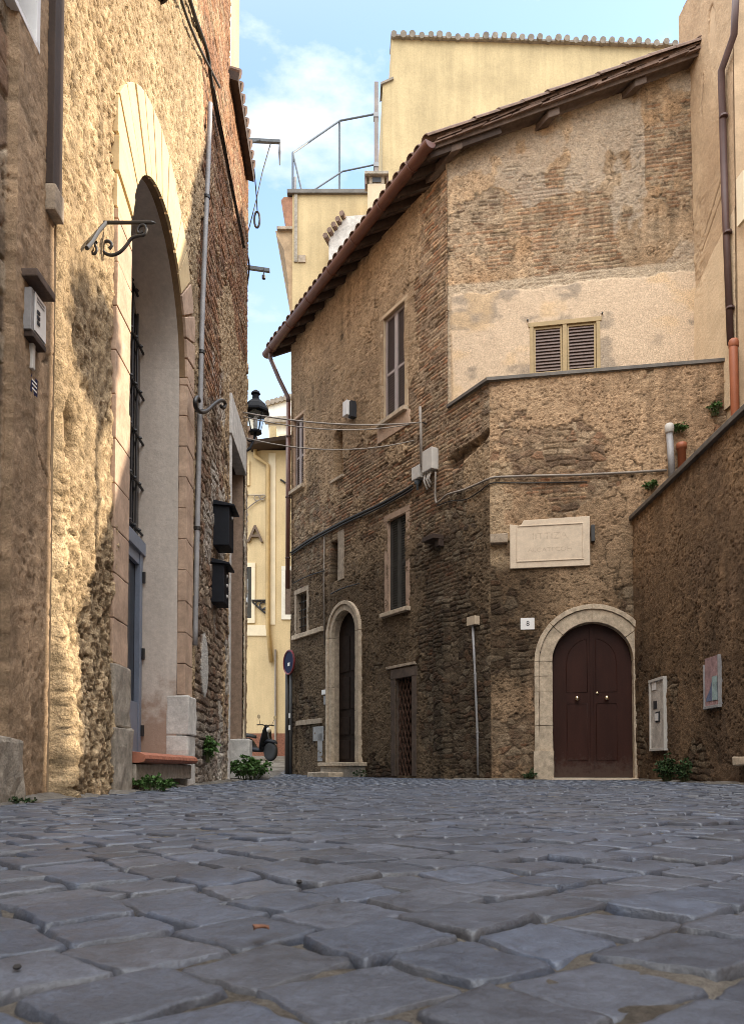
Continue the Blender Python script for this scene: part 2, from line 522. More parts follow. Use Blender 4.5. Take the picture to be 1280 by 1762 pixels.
    def build(s, name, mat, parent=None, bevel=0.0, smooth=False, rough=0.0, sub=0):
        me = bpy.data.meshes.new(name)
        bm = bmesh.new()
        vs = [bm.verts.new(p) for p in s.v]
        for f in s.f:
            try:
                bm.faces.new([vs[i] for i in f])
            except ValueError:
                pass
        bmesh.ops.recalc_face_normals(bm, faces=bm.faces[:])
        if bevel:
            es = [e for e in bm.edges if len(e.link_faces) == 2 and e.calc_face_angle(0) > 0.6]
            bmesh.ops.bevel(bm, geom=es, offset=bevel, segments=2, profile=0.6, affect='EDGES', clamp_overlap=True)
        if sub:
            bmesh.ops.triangulate(bm, faces=[f for f in bm.faces if len(f.verts) > 4])
            bmesh.ops.subdivide_edges(bm, edges=[e for e in bm.edges if e.calc_length() > sub], cuts=3, use_grid_fill=True)
            bmesh.ops.subdivide_edges(bm, edges=[e for e in bm.edges if e.calc_length() > sub], cuts=2, use_grid_fill=True)
        if rough:
            bm.normal_update()
            bm.verts.ensure_lookup_table()
            p = np.array([v.co[:] for v in bm.verts])
            n1 = fbm(p[:, 0] * 9 + p[:, 1] * 7.3, p[:, 2] * 9 + p[:, 1] * 3.1, 5, 4)
            for v, d in zip(bm.verts, n1):
                v.co += v.normal * float(d) * rough
        bm.to_mesh(me); bm.free()
        if smooth:
            me.polygons.foreach_set('use_smooth', [True] * len(me.polygons))
        me.materials.append(mat)
        o = bpy.data.objects.new(name, me)
        COL.objects.link(o)
        parent_to(o, parent)
        return o
def text_mesh(txt, size, depth):
    cu = bpy.data.curves.new('lettering', 'FONT')
    cu.body = txt; cu.size = size; cu.extrude = depth
    cu.align_x = 'CENTER'; cu.align_y = 'CENTER'
    ob = bpy.data.objects.new('lettering', cu)
    COL.objects.link(ob)
    dg = bpy.context.evaluated_depsgraph_get()
    me = ob.evaluated_get(dg).to_mesh()
    vs = [tuple(v.co) for v in me.vertices]
    fs = [tuple(p.vertices) for p in me.polygons]
    ob.evaluated_get(dg).to_mesh_clear()
    bpy.data.objects.remove(ob); bpy.data.curves.remove(cu)
    return vs, fs
def lettering(name, txt, fr, cu, cz, o, size, depth, mat, parent, sx=1.0, flip=False, drop=None):
    vs, fs = text_mesh(txt, size, depth)
    mb = MB()
    sg = -1 if flip else 1
    mb.add([fr.pt(cu + sg * x * sx, cz + y, o + z) for x, y, z in vs], fs)
    return mb.build(name, mat, parent)
def np_mesh(name, verts, quads, cols, mat, parent=None, smooth=True):
    me = bpy.data.meshes.new(name)
    nv, nf = len(verts), len(quads)
    me.vertices.add(nv)
    me.vertices.foreach_set('co', np.ascontiguousarray(verts, np.float32).ravel())
    me.loops.add(nf * 4)
    me.loops.foreach_set('vertex_index', np.ascontiguousarray(quads, np.int32).ravel())
    me.polygons.add(nf)
    me.polygons.foreach_set('loop_start', np.arange(0, nf * 4, 4, dtype=np.int32))
    try:
        me.polygons.foreach_set('loop_total', np.full(nf, 4, np.int32))
    except Exception:
        pass
    me.update(calc_edges=True)
    me.polygons.foreach_set('use_smooth', np.full(nf, smooth, bool))
    if cols is not None:
        ca = me.color_attributes.new('Col', 'FLOAT_COLOR', 'POINT')
        c4 = np.ones((nv, 4), np.float32); c4[:, :cols.shape[1]] = np.clip(cols, 0.004, 1.0)
        ca.data.foreach_set('color', c4.ravel())
    me.materials.append(mat)
    o = bpy.data.objects.new(name, me)
    COL.objects.link(o)
    parent_to(o, parent)
    return o
def grid_wall(name, fr, u0, u1, z0, z1, du, dz, surf, mat, parent, keep=None, fade=()):
    nu, nz = int(round((u1 - u0) / du)) + 1, int(round((z1 - z0) / dz)) + 1
    U, Z = np.meshgrid(np.linspace(u0, u1, nu, dtype=np.float32), np.linspace(z0, z1, nz, dtype=np.float32))
    D, C = surf(U, Z)
    for side, w in fade:
        e = {'u0': U - u0, 'u1': u1 - U, 'z0': Z - z0, 'z1': z1 - Z}[side]
        D = D * sstep(0, w, e)
    P = np.stack([fr.o[0] + fr.t[0] * U + fr.n[0] * D, fr.o[1] + fr.t[1] * U + fr.n[1] * D, Z], -1).reshape(-1, 3)
    idx = np.arange(nu * nz).reshape(nz, nu)
    Q = np.stack([idx[:-1, :-1], idx[:-1, 1:], idx[1:, 1:], idx[1:, :-1]], -1).reshape(-1, 4)
    if keep is not None:
        um = (U[:-1, :-1] + U[1:, 1:]).ravel() / 2; zm = (Z[:-1, :-1] + Z[1:, 1:]).ravel() / 2
        Q = Q[keep(um, zm)]
    # winding so that normals point outwards (t x z against n)
    if fr.t[1] * fr.n[0] - fr.t[0] * fr.n[1] < 0:
        Q = Q[:, ::-1]
    used = np.unique(Q)
    mp = np.full(nu * nz, -1, np.int64); mp[used] = np.arange(len(used))
    return np_mesh(name, P[used], mp[Q], C.reshape(-1, C.shape[-1])[used], mat, parent)
def in_arch(u, z, u0, u1, zs, z0=-1.0):
    """inside a round-headed opening, springing at zs"""
    r = (u1 - u0) / 2; c = (u0 + u1) / 2
    return ((u > u0) & (u < u1) & (z > z0) & (z <= zs)) | ((z > zs) & ((u - c) ** 2 + (z - zs) ** 2 < r * r))
def in_rect(u, z, r, g=0.0):
    return (u > r[0] - g) & (u < r[1] + g) & (z > r[2] - g) & (z < r[3] + g)
def soft_rect(U, Z, r, s):
    return sstep(-s, s, U - r[0]) * sstep(-s, s, r[1] - U) * sstep(-s, s, Z - r[2]) * sstep(-s, s, r[3] - Z)
def seg_dist(U, Z, a, b):
    ax, az = a; bx, bz = b
    dx, dz = bx - ax, bz - az
    t = np.clip(((U - ax) * dx + (Z - az) * dz) / (dx * dx + dz * dz), 0, 1)
    return np.sqrt((U - ax - t * dx) ** 2 + (Z - az - t * dz) ** 2), t

# ------------------------------------------------------------------ the look of old masonry
BRICK = [(.31, .185, .115), (.36, .225, .14), (.27, .175, .115), (.42, .285, .18), (.22, .145, .10), (.35, .255, .17), (.44, .33, .22), (.33, .17, .10)]
RUBBLE = [(.34, .26, .18), (.42, .33, .235), (.28, .21, .145), (.24, .17, .12), (.46, .37, .27), (.30, .19, .125), (.20, .145, .105)]
def old_wall(U, Z, seed, P, B, plaster_a, plaster_b, mortar=(.27, .205, .145), soot_shade=0.0, tint=1.0, rs=(0.17, 0.105),
             bsize=(0.24, 0.058), relief=1.0, pit=1.0, streaks=0.2, erode=0.0, bpal=None, smear=1.0):
    """P: plaster field (positive = plastered), B: brick field (1 = brick, 0 = rubble). Returns relief and colour."""
    big = fbm(U * 0.9, Z * 0.9, seed, 4)
    mid = fbm(U * 4.2, Z * 4.2, seed + 50, 4)
    mid2 = fbm(U * 11, Z * 13, seed + 70, 3)
    fine = fbm(U * 26, Z * 26, seed + 90, 3, 0.7)
    streak = fbm(U * 9, Z * 0.5, seed + 130, 4) * sstep(-0.2, 0.3, fbm(U * 0.8, Z * 0.8, seed + 131, 2))
    # thin bricks: wandering courses, some bricks lost, some smeared over with old mortar
    hb, r1, r2 = bricks(U + 0.02 * mid, Z + 0.012 * mid + 0.004 * mid2, bsize[0], bsize[1], seed + 200)
    lost = sstep(0.80, 0.90, r2 + 0.25 * big + 0.12 * mid + erode)
    cb = pal(r1, bpal or BRICK) * (0.72 + 0.5 * r2)[..., None] * (1 + 0.5 * fine + 0.25 * mid2)[..., None]
    hb2 = 0.25 + hb * (0.45 + 0.4 * r2) - lost * 0.85
    # rubble: partly coursed squarish stones, partly loose
    wu, wz = U + 0.05 * mid, Z + 0.03 * fbm(U * 5 + 9, Z * 5, seed + 60, 2)
    f1, e, rid = voro(wu / rs[0], wz / rs[1], seed + 300)
    ev = sstep(0.02, 0.13, e)
    hc, c1, c2 = bricks(wu, wz, rs[0] * 1.05, rs[1] * 0.78, seed + 260)
    cs = fbm(U * 1.3, Z * 1.3, seed + 320, 2) > 0
    er = np.where(cs, hc, ev)
    rid = np.where(cs, c1, rid)
    hr = er * (0.55 + 0.75 * np.where(cs, c2, rid))
    cr = pal(rid, RUBBLE) * (0.9 + 0.45 * fine + 0.2 * mid2)[..., None]
    bm_ = sstep(0.42, 0.58, B + 0.35 * mid)
    h = lerp(hr, hb2, bm_)
    edge = lerp(er, hb * (1 - 0.5 * lost), bm_)
    mcol = np.array(mortar, np.float32) * (0.9 + 0.7 * fine + 0.2 * mid2)[..., None]
    cm = lerp(mcol, lerp(cr, cb, bm_), edge)
    cm = cm * (1 - 0.40 * lost * bm_)[..., None]
    # mortar smeared across the faces
    sm = sstep(0.0, 0.20, mid * 0.7 + mid2 * 0.6 + 0.35 * big + 0.07)
    sm = sm * smear
    cm = lerp(cm, mcol * 1.05, 0.75 * sm)
    h = lerp(h, 0.72 + 0.45 * mid2 + 0.3 * fine, 0.8 * sm)
    # deep black holes and gaps
    hole = sstep(0.47, 0.62, mid2 * 0.8 + 0.55 * fine + 0.25 * mid)
    h = h - 0.9 * hole
    cm = cm * (1 - 0.55 * hole)[..., None]
    # plaster skin with broken edges, in two coats
    pv = P + 1.05 * big + 0.42 * mid + 0.20 * mid2 + 0.08 * fine
    pm = sstep(-0.02, 0.02, pv)
    coat = sstep(-0.015, 0.015, fbm(U * 1.7, Z * 1.7, seed + 520, 5) + 0.3 * mid2 * 0.5 - 0.02)
    pf, pe, pr = voro(U / 0.034 + mid2, Z / 0.034, seed + 400)
    pits = sstep(0.5, 0.25, pf) * (pr > 0.70) * pit * sstep(-0.3, 0.2, mid + big)
    ck = np.abs(fbm(U * 1.1, Z * 1.1, seed + 540, 5))
    crack = sstep(0.012, 0.003, ck) * sstep(0.0, 0.2, fbm(U * 0.7, Z * 0.7, seed + 541, 2))
    ph = 1.15 + 0.32 * coat + 0.35 * fbm(U * 2.2, Z * 2.2, seed + 500, 3) + 0.40 * fine + 0.30 * mid2 - 0.7 * pits - 0.8 * crack
    pc = lerp(np.array(plaster_a, np.float32), np.array(plaster_b, np.float32), np.clip(0.45 + 0.8 * fbm(U * 1.6, Z * 1.6, seed + 600, 4) + 0.4 * mid - 0.25 * (coat - .5), 0, 1))
    pc = pc * (1 + 0.42 * fine + 0.22 * mid2 - 0.35 * pits - 0.5 * crack)[..., None]
    c = lerp(cm, pc, pm)
    h = lerp(h, ph, pm)
    lip = sstep(0.10, 0.0, np.abs(pv)) * 0.18                  # grime along the broken edge
    dirt = np.clip(0.95 + streaks * streak * 2 + 0.28 * big + 0.2 * mid, 0.5, 1.3) * tint * (1 - lip)
    dirt = dirt * (1 - soot_shade)  # soot, with dimmer light low on the wall painted in
    return h * 0.0145 * relief - 0.010, c * dirt[..., None]
# ------------------------------------------------------------------ the setting: ground and cobbled road
def road_z(y):
    y = np.asarray(y, np.float64)
    t = np.clip(y - 15.0, 0, None)
    return 0.0545 * t * t / (t + 1.0)
def structure(o):
    o['kind'] = 'structure'
    return o
g = MB()
g.add([(-250, -60, -0.06), (250, -60, -0.06), (250, 500, -0.06), (-250, 500, -0.06)], [(0, 1, 2, 3)])
structure(g.build('ground', plain('ground_dirt', (0.16, 0.14, 0.12), 0.95, 0.2, 2)))

def cobble_mat():
    m, t, b = mat_base('basalt_cobble', 0.55, 0.6)
    a = t.nodes.new('ShaderNodeVertexColor'); a.layer_name = 'Col'
    v = coords(t)
    n1 = noise(t, v, 38, 8, 0.65)
    n2 = noise(t, v, 260, 4, 0.6)
    n3 = noise(t, v, 6, 4, 0.6)
    c = mulc(t, a.outputs['Color'], mrange(t, n1, 0.3, 0.7, 0.78, 1.22))
    c = mulc(t, c, mrange(t, n2, 0.3, 0.7, 0.72, 1.28))
    t.links.new(c, b.inputs['Base Color'])
    ad = t.nodes.new('ShaderNodeMath'); ad.operation = 'ADD'
    t.links.new(n1, ad.inputs[0]); t.links.new(n3, ad.inputs[1])
    t.links.new(mrange(t, ad.outputs[0], 0.75, 1.25, 0.32, 0.58), b.inputs['Roughness'])
    ad2 = t.nodes.new('ShaderNodeMath'); ad2.operation = 'MULTIPLY_ADD'
    ad2.inputs[1].default_value = 0.25
    t.links.new(n2, ad2.inputs[0]); t.links.new(n1, ad2.inputs[2])
    bump(t, b, ad2.outputs[0], 0.7, 0.004)
    return m
M['cobble'] = cobble_mat()
def sand_mat():
    m, t, b = mat_base('joint_sand', 0.95, 0.1)
    a = t.nodes.new('ShaderNodeVertexColor'); a.layer_name = 'Col'
    v = coords(t)
    n1 = noise(t, v, 170, 6, 0.75)
    c = mulc(t, a.outputs['Color'], mrange(t, n1, 0.3, 0.7, 0.55, 1.5))
    t.links.new(c, b.inputs['Base Color'])
    bump(t, b, n1, 1.0, 0.006)
    return m
M['sand'] = sand_mat()

def cobbles():
    rng = np.random.default_rng(11)
    pitch = 0.114
    S2 = math.sqrt(0.5)
    cells = []
    for j in range(-180, 370):
        b0 = j * pitch
        a = -22.0 + rng.uniform(0, pitch)
        while a < 24.0:
            L = pitch * rng.uniform(0.86, 1.22)
            cells.append((a, a + L, b0, b0 + pitch))
            a += L
    cells = np.array(cells, np.float64)
    def warp(a, b):
        wx = 0.05 * fbm(a * 0.55, b * 0.55, 401, 2) + 0.016 * fbm(a * 3.3, b * 3.3, 402, 2)
        wy = 0.05 * fbm(a * 0.55 + 40, b * 0.55, 403, 2) + 0.016 * fbm(a * 3.3 + 70, b * 3.3, 404, 2)
        return a + wx, b + wy
    am, bm_ = cells[:, :2].mean(1), cells[:, 2:].mean(1)
    X, Y = (am - bm_) * S2, (am + bm_) * S2
    keep = (Y > -1.2) & (Y < 27) & (X > -2.4) & (X < 4.6) & (X < 3.7 + (Y < 5.3) * 0.4) & ~((Y > 11.5) & (X > 2.3 - (Y - 11) * 0.5)) & (X > -2.1 - np.clip(Y - 11.5, 0, 3) * 0.9)
    cells, X, Y = cells[keep], X[keep], Y[keep]
    V, Q, C = [], [], []
    base = 0
    for lo, hi, n in ((0.25, 1.5, 22), (1.5, 3.0, 14), (3.0, 7.0, 8), (7.0, 30.0, 5), (-2.0, 0.25, 7)):
        s = (Y >= lo) & (Y < hi)
        k = int(s.sum())
        if not k: continue
        cc = cells[s]
        gap = rng.uniform(0.0012, 0.0058, (k, 4))
        t = np.linspace(0, 1, n)
        # denser rows towards the edges so that the rounding keeps its shape
        t = 0.5 - 0.5 * np.cos(t * PI) if n > 8 else np.array({8: (0, .035, .09, .3, .7, .91, .965, 1), 7: (0, .04, .1, .5, .9, .96, 1), 5: (0, .06, .5, .94, 1)}[n])
        ta, tb = np.meshgrid(t, t)
        a0, a1 = cc[:, 0] + gap[:, 0], cc[:, 1] - gap[:, 1]
        b0, b1 = cc[:, 2] + gap[:, 2], cc[:, 3] - gap[:, 3]
        # skewed corners
        sk = rng.uniform(-0.010, 0.010, (k, 4))
        A = a0[:, None, None] + (a1 - a0)[:, None, None] * ta + sk[:, 0, None, None] * (tb - 0.5) * 2
        B = b0[:, None, None] + (b1 - b0)[:, None, None] * tb + sk[:, 1, None, None] * (ta - 0.5) * 2
        wa = np.minimum(ta, 1 - ta) * (a1 - a0)[:, None, None]
        wb = np.minimum(tb, 1 - tb) * (b1 - b0)[:, None, None]
        e = np.minimum(wa, wb)
        # chipped, wavy outline
        rim = 1 - np.clip(e / 0.03, 0, 1)
        A = A + rim * 0.007 * fbm(A * 28, B * 28, 71, 3)
        B = B + rim * 0.007 * fbm(A * 28 + 30, B * 28 + 8, 72, 3)
        crnr = np.clip(1 - np.sqrt(np.clip(wa, 0, None) ** 2 + np.clip(wb, 0, None) ** 2) / rng.uniform(0.004, 0.013, k)[:, None, None], 0, 1)
        rad_ = rng.uniform(0.0016, 0.0045, k)[:, None, None]
        prof = -0.034 * (1 - np.sqrt(np.clip(1 - (1 - np.clip(e / rad_, 0, 1)) ** 2, 0, 1))) - 0.012 * crnr
        dome = 0.0010 * (np.clip(wa * wb / 0.0036, 0, 1)) * rng.uniform(-0.4, 1.2, k)[:, None, None]
        tilt = rng.normal(0, 0.015, (k, 2))
        zo = rng.normal(0, 0.0022, k)
        Z = prof + dome + (ta - 0.5) * 0.12 * tilt[:, 0, None, None] + (tb - 0.5) * 0.12 * tilt[:, 1, None, None] + zo[:, None, None]
        Z = Z + 0.0009 * fbm(A * 22, B * 22, 73, 3) + 0.0010 * fbm(A * 60, B * 60, 75, 2)
        A, B = warp(A, B)
        x, y = (A - B) * S2, (A + B) * S2
        Z = Z + 0.010 * fbm(x * 0.7, y * 0.7, 88, 2) + road_z(y)
        V.append(np.stack([x, y, Z], -1).reshape(-1, 3))
        tone = rng.uniform(0.78, 1.25, k)
        warm = rng.uniform(0, 1, k)
        col = np.stack([0.054 + 0.009 * warm, 0.068 + 0.002 * warm, 0.100 - 0.010 * warm], -1) * tone[:, None]
        worn = np.clip(0.5 + fbm(A * 9, B * 9, 77, 3), 0, 1)
        cfull = col[:, None, None, :] * (0.82 + 0.36 * worn)[..., None]
        dust = np.clip(1 - e / 0.006, 0, 1) * 0.5 * np.clip(0.5 + 1.5 * fbm(A * 14, B * 14, 79, 3), 0, 1)
        cfull = cfull * (1 - dust[..., None]) + np.array((0.085, 0.078, 0.07)) * dust[..., None]
        C.append(cfull.reshape(-1, 3))
        idx = np.arange(n * n).reshape(n, n)
        q = np.stack([idx[:-1, :-1], idx[:-1, 1:], idx[1:, 1:], idx[1:, :-1]], -1).reshape(-1, 4)
        Q.append((q[None] + (np.arange(k) * n * n)[:, None, None]).reshape(-1, 4) + base)
        base += k * n * n
    return np_mesh('cobbled_road', np.concatenate(V), np.concatenate(Q), np.concatenate(C), M['cobble'])
structure(cobbles())
def joint_bed():
    out = []
    for nm, x0, x1, y0, y1, st in (('n', -2.6, 4.4, -1.4, 5.0, 0.016), ('f', -4.6, 4.6, 4.95, 27.5, 0.06)):
        xs, ys = np.arange(x0, x1, st), np.arange(y0, y1, st)
        X, Y = np.meshgrid(xs, ys)
        lum = np.clip(0.5 + 0.8 * fbm(X * 2.3, Y * 2.3, 61, 3) + 0.4 * fbm(X * 40, Y * 40, 64, 2), 0, 1)
        base_d = np.minimum(np.clip(X + 1.66 + 0.032 * (Y - 4.1), 0, 9), np.where(X > 1.0, np.abs(11.0 - 0.174 * (X - 1.67) - Y), 9))
        base_d = np.minimum(base_d, np.where(Y > 5.5, np.clip(3.58 - X, 0, 9), 9))
        Z = -0.0085 + 0.007 * fbm(X * 3.1, Y * 3.1, 62, 3) + 0.010 * fbm(X * 0.7, Y * 0.7, 88, 2) + 0.035 * sstep(0.22, 0.0, base_d + 0.12 * fbm(X * 4, Y * 4, 66, 3)) + 0.006 * fbm(X * 28, Y * 28, 63, 3) + road_z(Y)
        if nm == 'f': Z = Z - 0.004
        col = lerp(np.array((0.075, 0.064, 0.054)), np.array((0.19, 0.172, 0.15)), lum)
        idx = np.arange(X.size).reshape(X.shape)
        q = np.stack([idx[:-1, :-1], idx[:-1, 1:], idx[1:, 1:], idx[1:, :-1]], -1).reshape(-1, 4)
        out.append((np.stack([X, Y, Z], -1).reshape(-1, 3), q, col.reshape(-1, 3)))
    b = len(out[0][0])
    return np_mesh('sand_bed', np.concatenate([out[0][0], out[1][0]]), np.concatenate([out[0][1], out[1][1] + b]),
                   np.concatenate([out[0][2], out[1][2]]), M['sand'])
structure(joint_bed())

# ------------------------------------------------------------------ the old brick house in the middle
G1 = Vector(at(737, 253, 11.62)); G2 = Vector(at(463, 607, 16.8)); R1 = Vector(at(1192, 92, 11.02))
_rn = (R1 - G1).cross(G2 - G1).normalized()
def roof_z(x, y):
    return G1.z - (_rn.x * (x - G1.x) + _rn.y * (y - G1.y)) / _rn.z
def under_roof(fr):
    """height of the roof's underside along a wall"""
    za = roof_z(*fr.pt(0, 0)[:2]); zb = roof_z(*fr.pt(1, 0)[:2])
    return lambda u: za + (zb - za) * u - 0.045
TOP_A, TOP_U = under_roof(WA), under_roof(WU)
HOUSE = thing('old_brick_house', 'old brown brick and rubble house with peeling plaster at the bend of the lane', 'house', (1.67, 11.0, 0))
A_END = 6.455
EAVE = 9.12
R_W1 = WA.rect(660, 533, 697, 715)
R_W2 = WA.rect(668, 889, 699, 1050)
R_W3 = WA.rect(506, 718, 523, 840)
R_SM = WA.rect(511, 1020, 529, 1090)
R_SL = WA.rect(571, 932, 583, 998)
R_NI = WA.rect(575, 745, 590, 822)
R_GR = WA.rect(682, 1166, 711, 1336)
u_a0, u_a1 = WA.px(615, 1200)[0], WA.px(574, 1200)[0]
AD = (min(u_a0, u_a1), max(u_a0, u_a1))              # arched street door
AD_R = (AD[1] - AD[0]) / 2
AD_TOP = WA.px(595, 1051)[1]
AD_S = AD_TOP - AD_R
AD_STEP = 0.27
U_UP = WA.px(770, 500)[0]                            # where the upper storey begins (behind the terrace)
TERR = 5.66
GOUGE = (WA.px(775, 800), WA.px(838, 748))
def surf_A(U, Z):
    pl = np.full(U.shape, -0.12, np.float32)
    br = np.full(U.shape, 0.50, np.float32)
    up = sstep(6.3, 7.0, Z + 0.25 * fbm(U * 1.1, Z * 1.1, 5, 3))
    left = sstep(2.4, 3.4, U)
    pl += 1.0 * up * sstep(1.5, 1.9, U)                              # upper storey: rough brown plaster
    pl += 0.55 * left * sstep(5.6, 6.4, Z) * (1 - up)
    br += 0.45 * sstep(2.1, 1.8, U) * sstep(4.3, 4.8, Z)             # brick pier at the corner
    pl -= 0.55 * sstep(2.05, 1.8, U) * sstep(4.6, 5.0, Z)
    br += 0.4 * soft_rect(U, Z, (0.3, 4.6, 4.2, 6.6), 0.3)
    br -= 0.55 * sstep(2.2, 1.2, Z) * sstep(1.0, 2.2, U)
    pl += 0.40 * soft_rect(U, Z, (1.6, 6.4, 0.0, 3.4), 0.3)
    pl += 0.15 * soft_rect(U, Z, (0.0, 0.9, 3.6, 5.8), 0.25)
    br -= 0.6 * soft_rect(U, Z, (-0.2, 0.9, 3.5, 6.0), 0.3)
    pl -= 0.35 * soft_rect(U, Z, (0.0, 1.0, 0.1, 2.3), 0.25)
    br -= 0.25 * soft_rect(U, Z, (-.2, 1.2, 0.0, 2.6), 0.3)
    low = sstep(5.2, 3.2, Z)  # sooty lower wall, darkened further in colour for the weaker light there
    D1, C1 = old_wall(U, Z, 1000, pl, br, (.385, .283, .185), (.285, .205, .135), soot_shade=0.64 * low, relief=1.3, rs=(0.15, 0.095), smear=0.8)
    C1 = C1 * np.array((1.02, 0.985, 0.94))
    # shallow pilaster beside the grille, sooty run under the sills
    pil = soft_rect(U, Z, (0.98, 1.32, -1, 2.75), 0.05)
    D1 = D1 + 0.06 * pil
    C1 = C1 * (1 - 0.30 * pil * np.clip(0.6 + fbm(U * 5, Z * 0.8, 44, 3), 0, 1))[..., None]
    d, t = seg_dist(U, Z, GOUGE[0], GOUGE[1])
    g_ = sstep(0.16 - 0.09 * t, 0.04, d + 0.04 * fbm(U * 9, Z * 9, 45, 3))
    D1 = D1 - 0.10 * g_
    C1 = C1 * (1 - 0.3 * g_)[..., None]
    n_ = in_arch(U, Z, R_NI[0], R_NI[1], R_NI[3] - 0.1, R_NI[2])
    D1 = np.where(n_, -0.16, D1)
    s_ = in_rect(U, Z, R_SL, 0.02)
    D1 = np.where(s_, -0.2, D1)
    C1 = np.where(s_[..., None], C1 * 0.4, C1)
    return D1, C1
def keep_A(u, z):
    top = np.where(u < U_UP, TERR, TOP_A(u))
    k = z < top
    for r in (R_W1, R_W2, R_W3, R_SM, R_GR):
        k &= ~in_rect(u, z, r, -0.01)
    k &= ~in_arch(u, z, AD[0] - 0.03, AD[1] + 0.03, AD_S)
    return k
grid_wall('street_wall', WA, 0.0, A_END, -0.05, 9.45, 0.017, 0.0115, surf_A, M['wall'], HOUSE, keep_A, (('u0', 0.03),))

B_END = 3.16
SB0, SB1 = WB.px(950, 1200)[0], WB.px(1089, 1200)[0]      # arched door
B_R = (SB1 - SB0) / 2
B_TOP = WB.px(1019, 1071)[1]
B_S = B_TOP - B_R
def surf_B(U, Z):
    nz = fbm(U * 1.4, Z * 1.4, 15, 3)
    pl = np.full(U.shape, 0.0, np.float32)
    br = np.full(U.shape, 0.0, np.float32)
    pl += 0.30 * sstep(0.9, 1.7, U)
    pl += 0.18 * sstep(4.6, 5.3, Z + 0.2 * nz)
    pl -= 0.30 * soft_rect(U, Z, (0.0, 2.2, 4.0, 5.2), 0.3)
    br += 0.40 * soft_rect(U, Z, (-.1, 0.9, 0.2, 1.9), 0.35)
    br += 0.65 * soft_rect(U, Z, (-.1, 1.4, 3.7, 4.35), 0.2)
    br += 0.3 * soft_rect(U, Z, (0.3, 2.2, 2.2, 3.2), 0.3)
    pl -= 0.25 * soft_rect(U, Z, (-.1, 1.0, 0, 1.9), 0.2)
    pl += 0.55 * soft_rect(U, Z, (0.35, 1.9, 3.0, 4.0), 0.15)
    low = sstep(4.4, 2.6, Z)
    soot_shade = 0.40 * low + 0.38 * soft_rect(U, Z, (-.2, 0.75, 1.4, 3.4), 0.35)  # soot by the corner; the low term also paints in the light falloff
    D, C = old_wall(U, Z, 2000, pl, br, (.39, .29, .195), (.29, .205, .135), soot_shade=np.clip(soot_shade, 0, .7), relief=1.15, rs=(0.20, 0.11))
    C = C * np.array((1.06, 0.97, 0.88))
    pale = soft_rect(U, Z, (0.55, 1.05, 0.2, 1.7), 0.2) * np.clip(0.6 + fbm(U * 3, Z * 3, 33, 3), 0, 1)
    C = lerp(C, C * np.array((1.45, 1.35, 1.3)), 0.7 * pale)
    qn = sstep(0.30, 0.22, U + 0.06 * np.sign(np.sin(Z * 14))) * soft_rect(U, Z, (-1, 1, 3.0, 4.5), 0.1)   # pale quoins of the corner
    C = lerp(C, np.array((.50, .37, .235)) * (0.8 + 0.4 * fbm(U * 20, Z * 20, 8, 3))[..., None], 0.7 * qn)
    return D, C
def keep_B(u, z):
    return (z < TERR) & ~in_arch(u, z, SB0 - 0.04, SB1 + 0.04, B_S)
grid_wall('end_wall', WB, 0.0, B_END, -0.05, TERR + 0.02, 0.0135, 0.0115, surf_B, M['wall'], HOUSE, keep_B, (('u0', 0.03),))

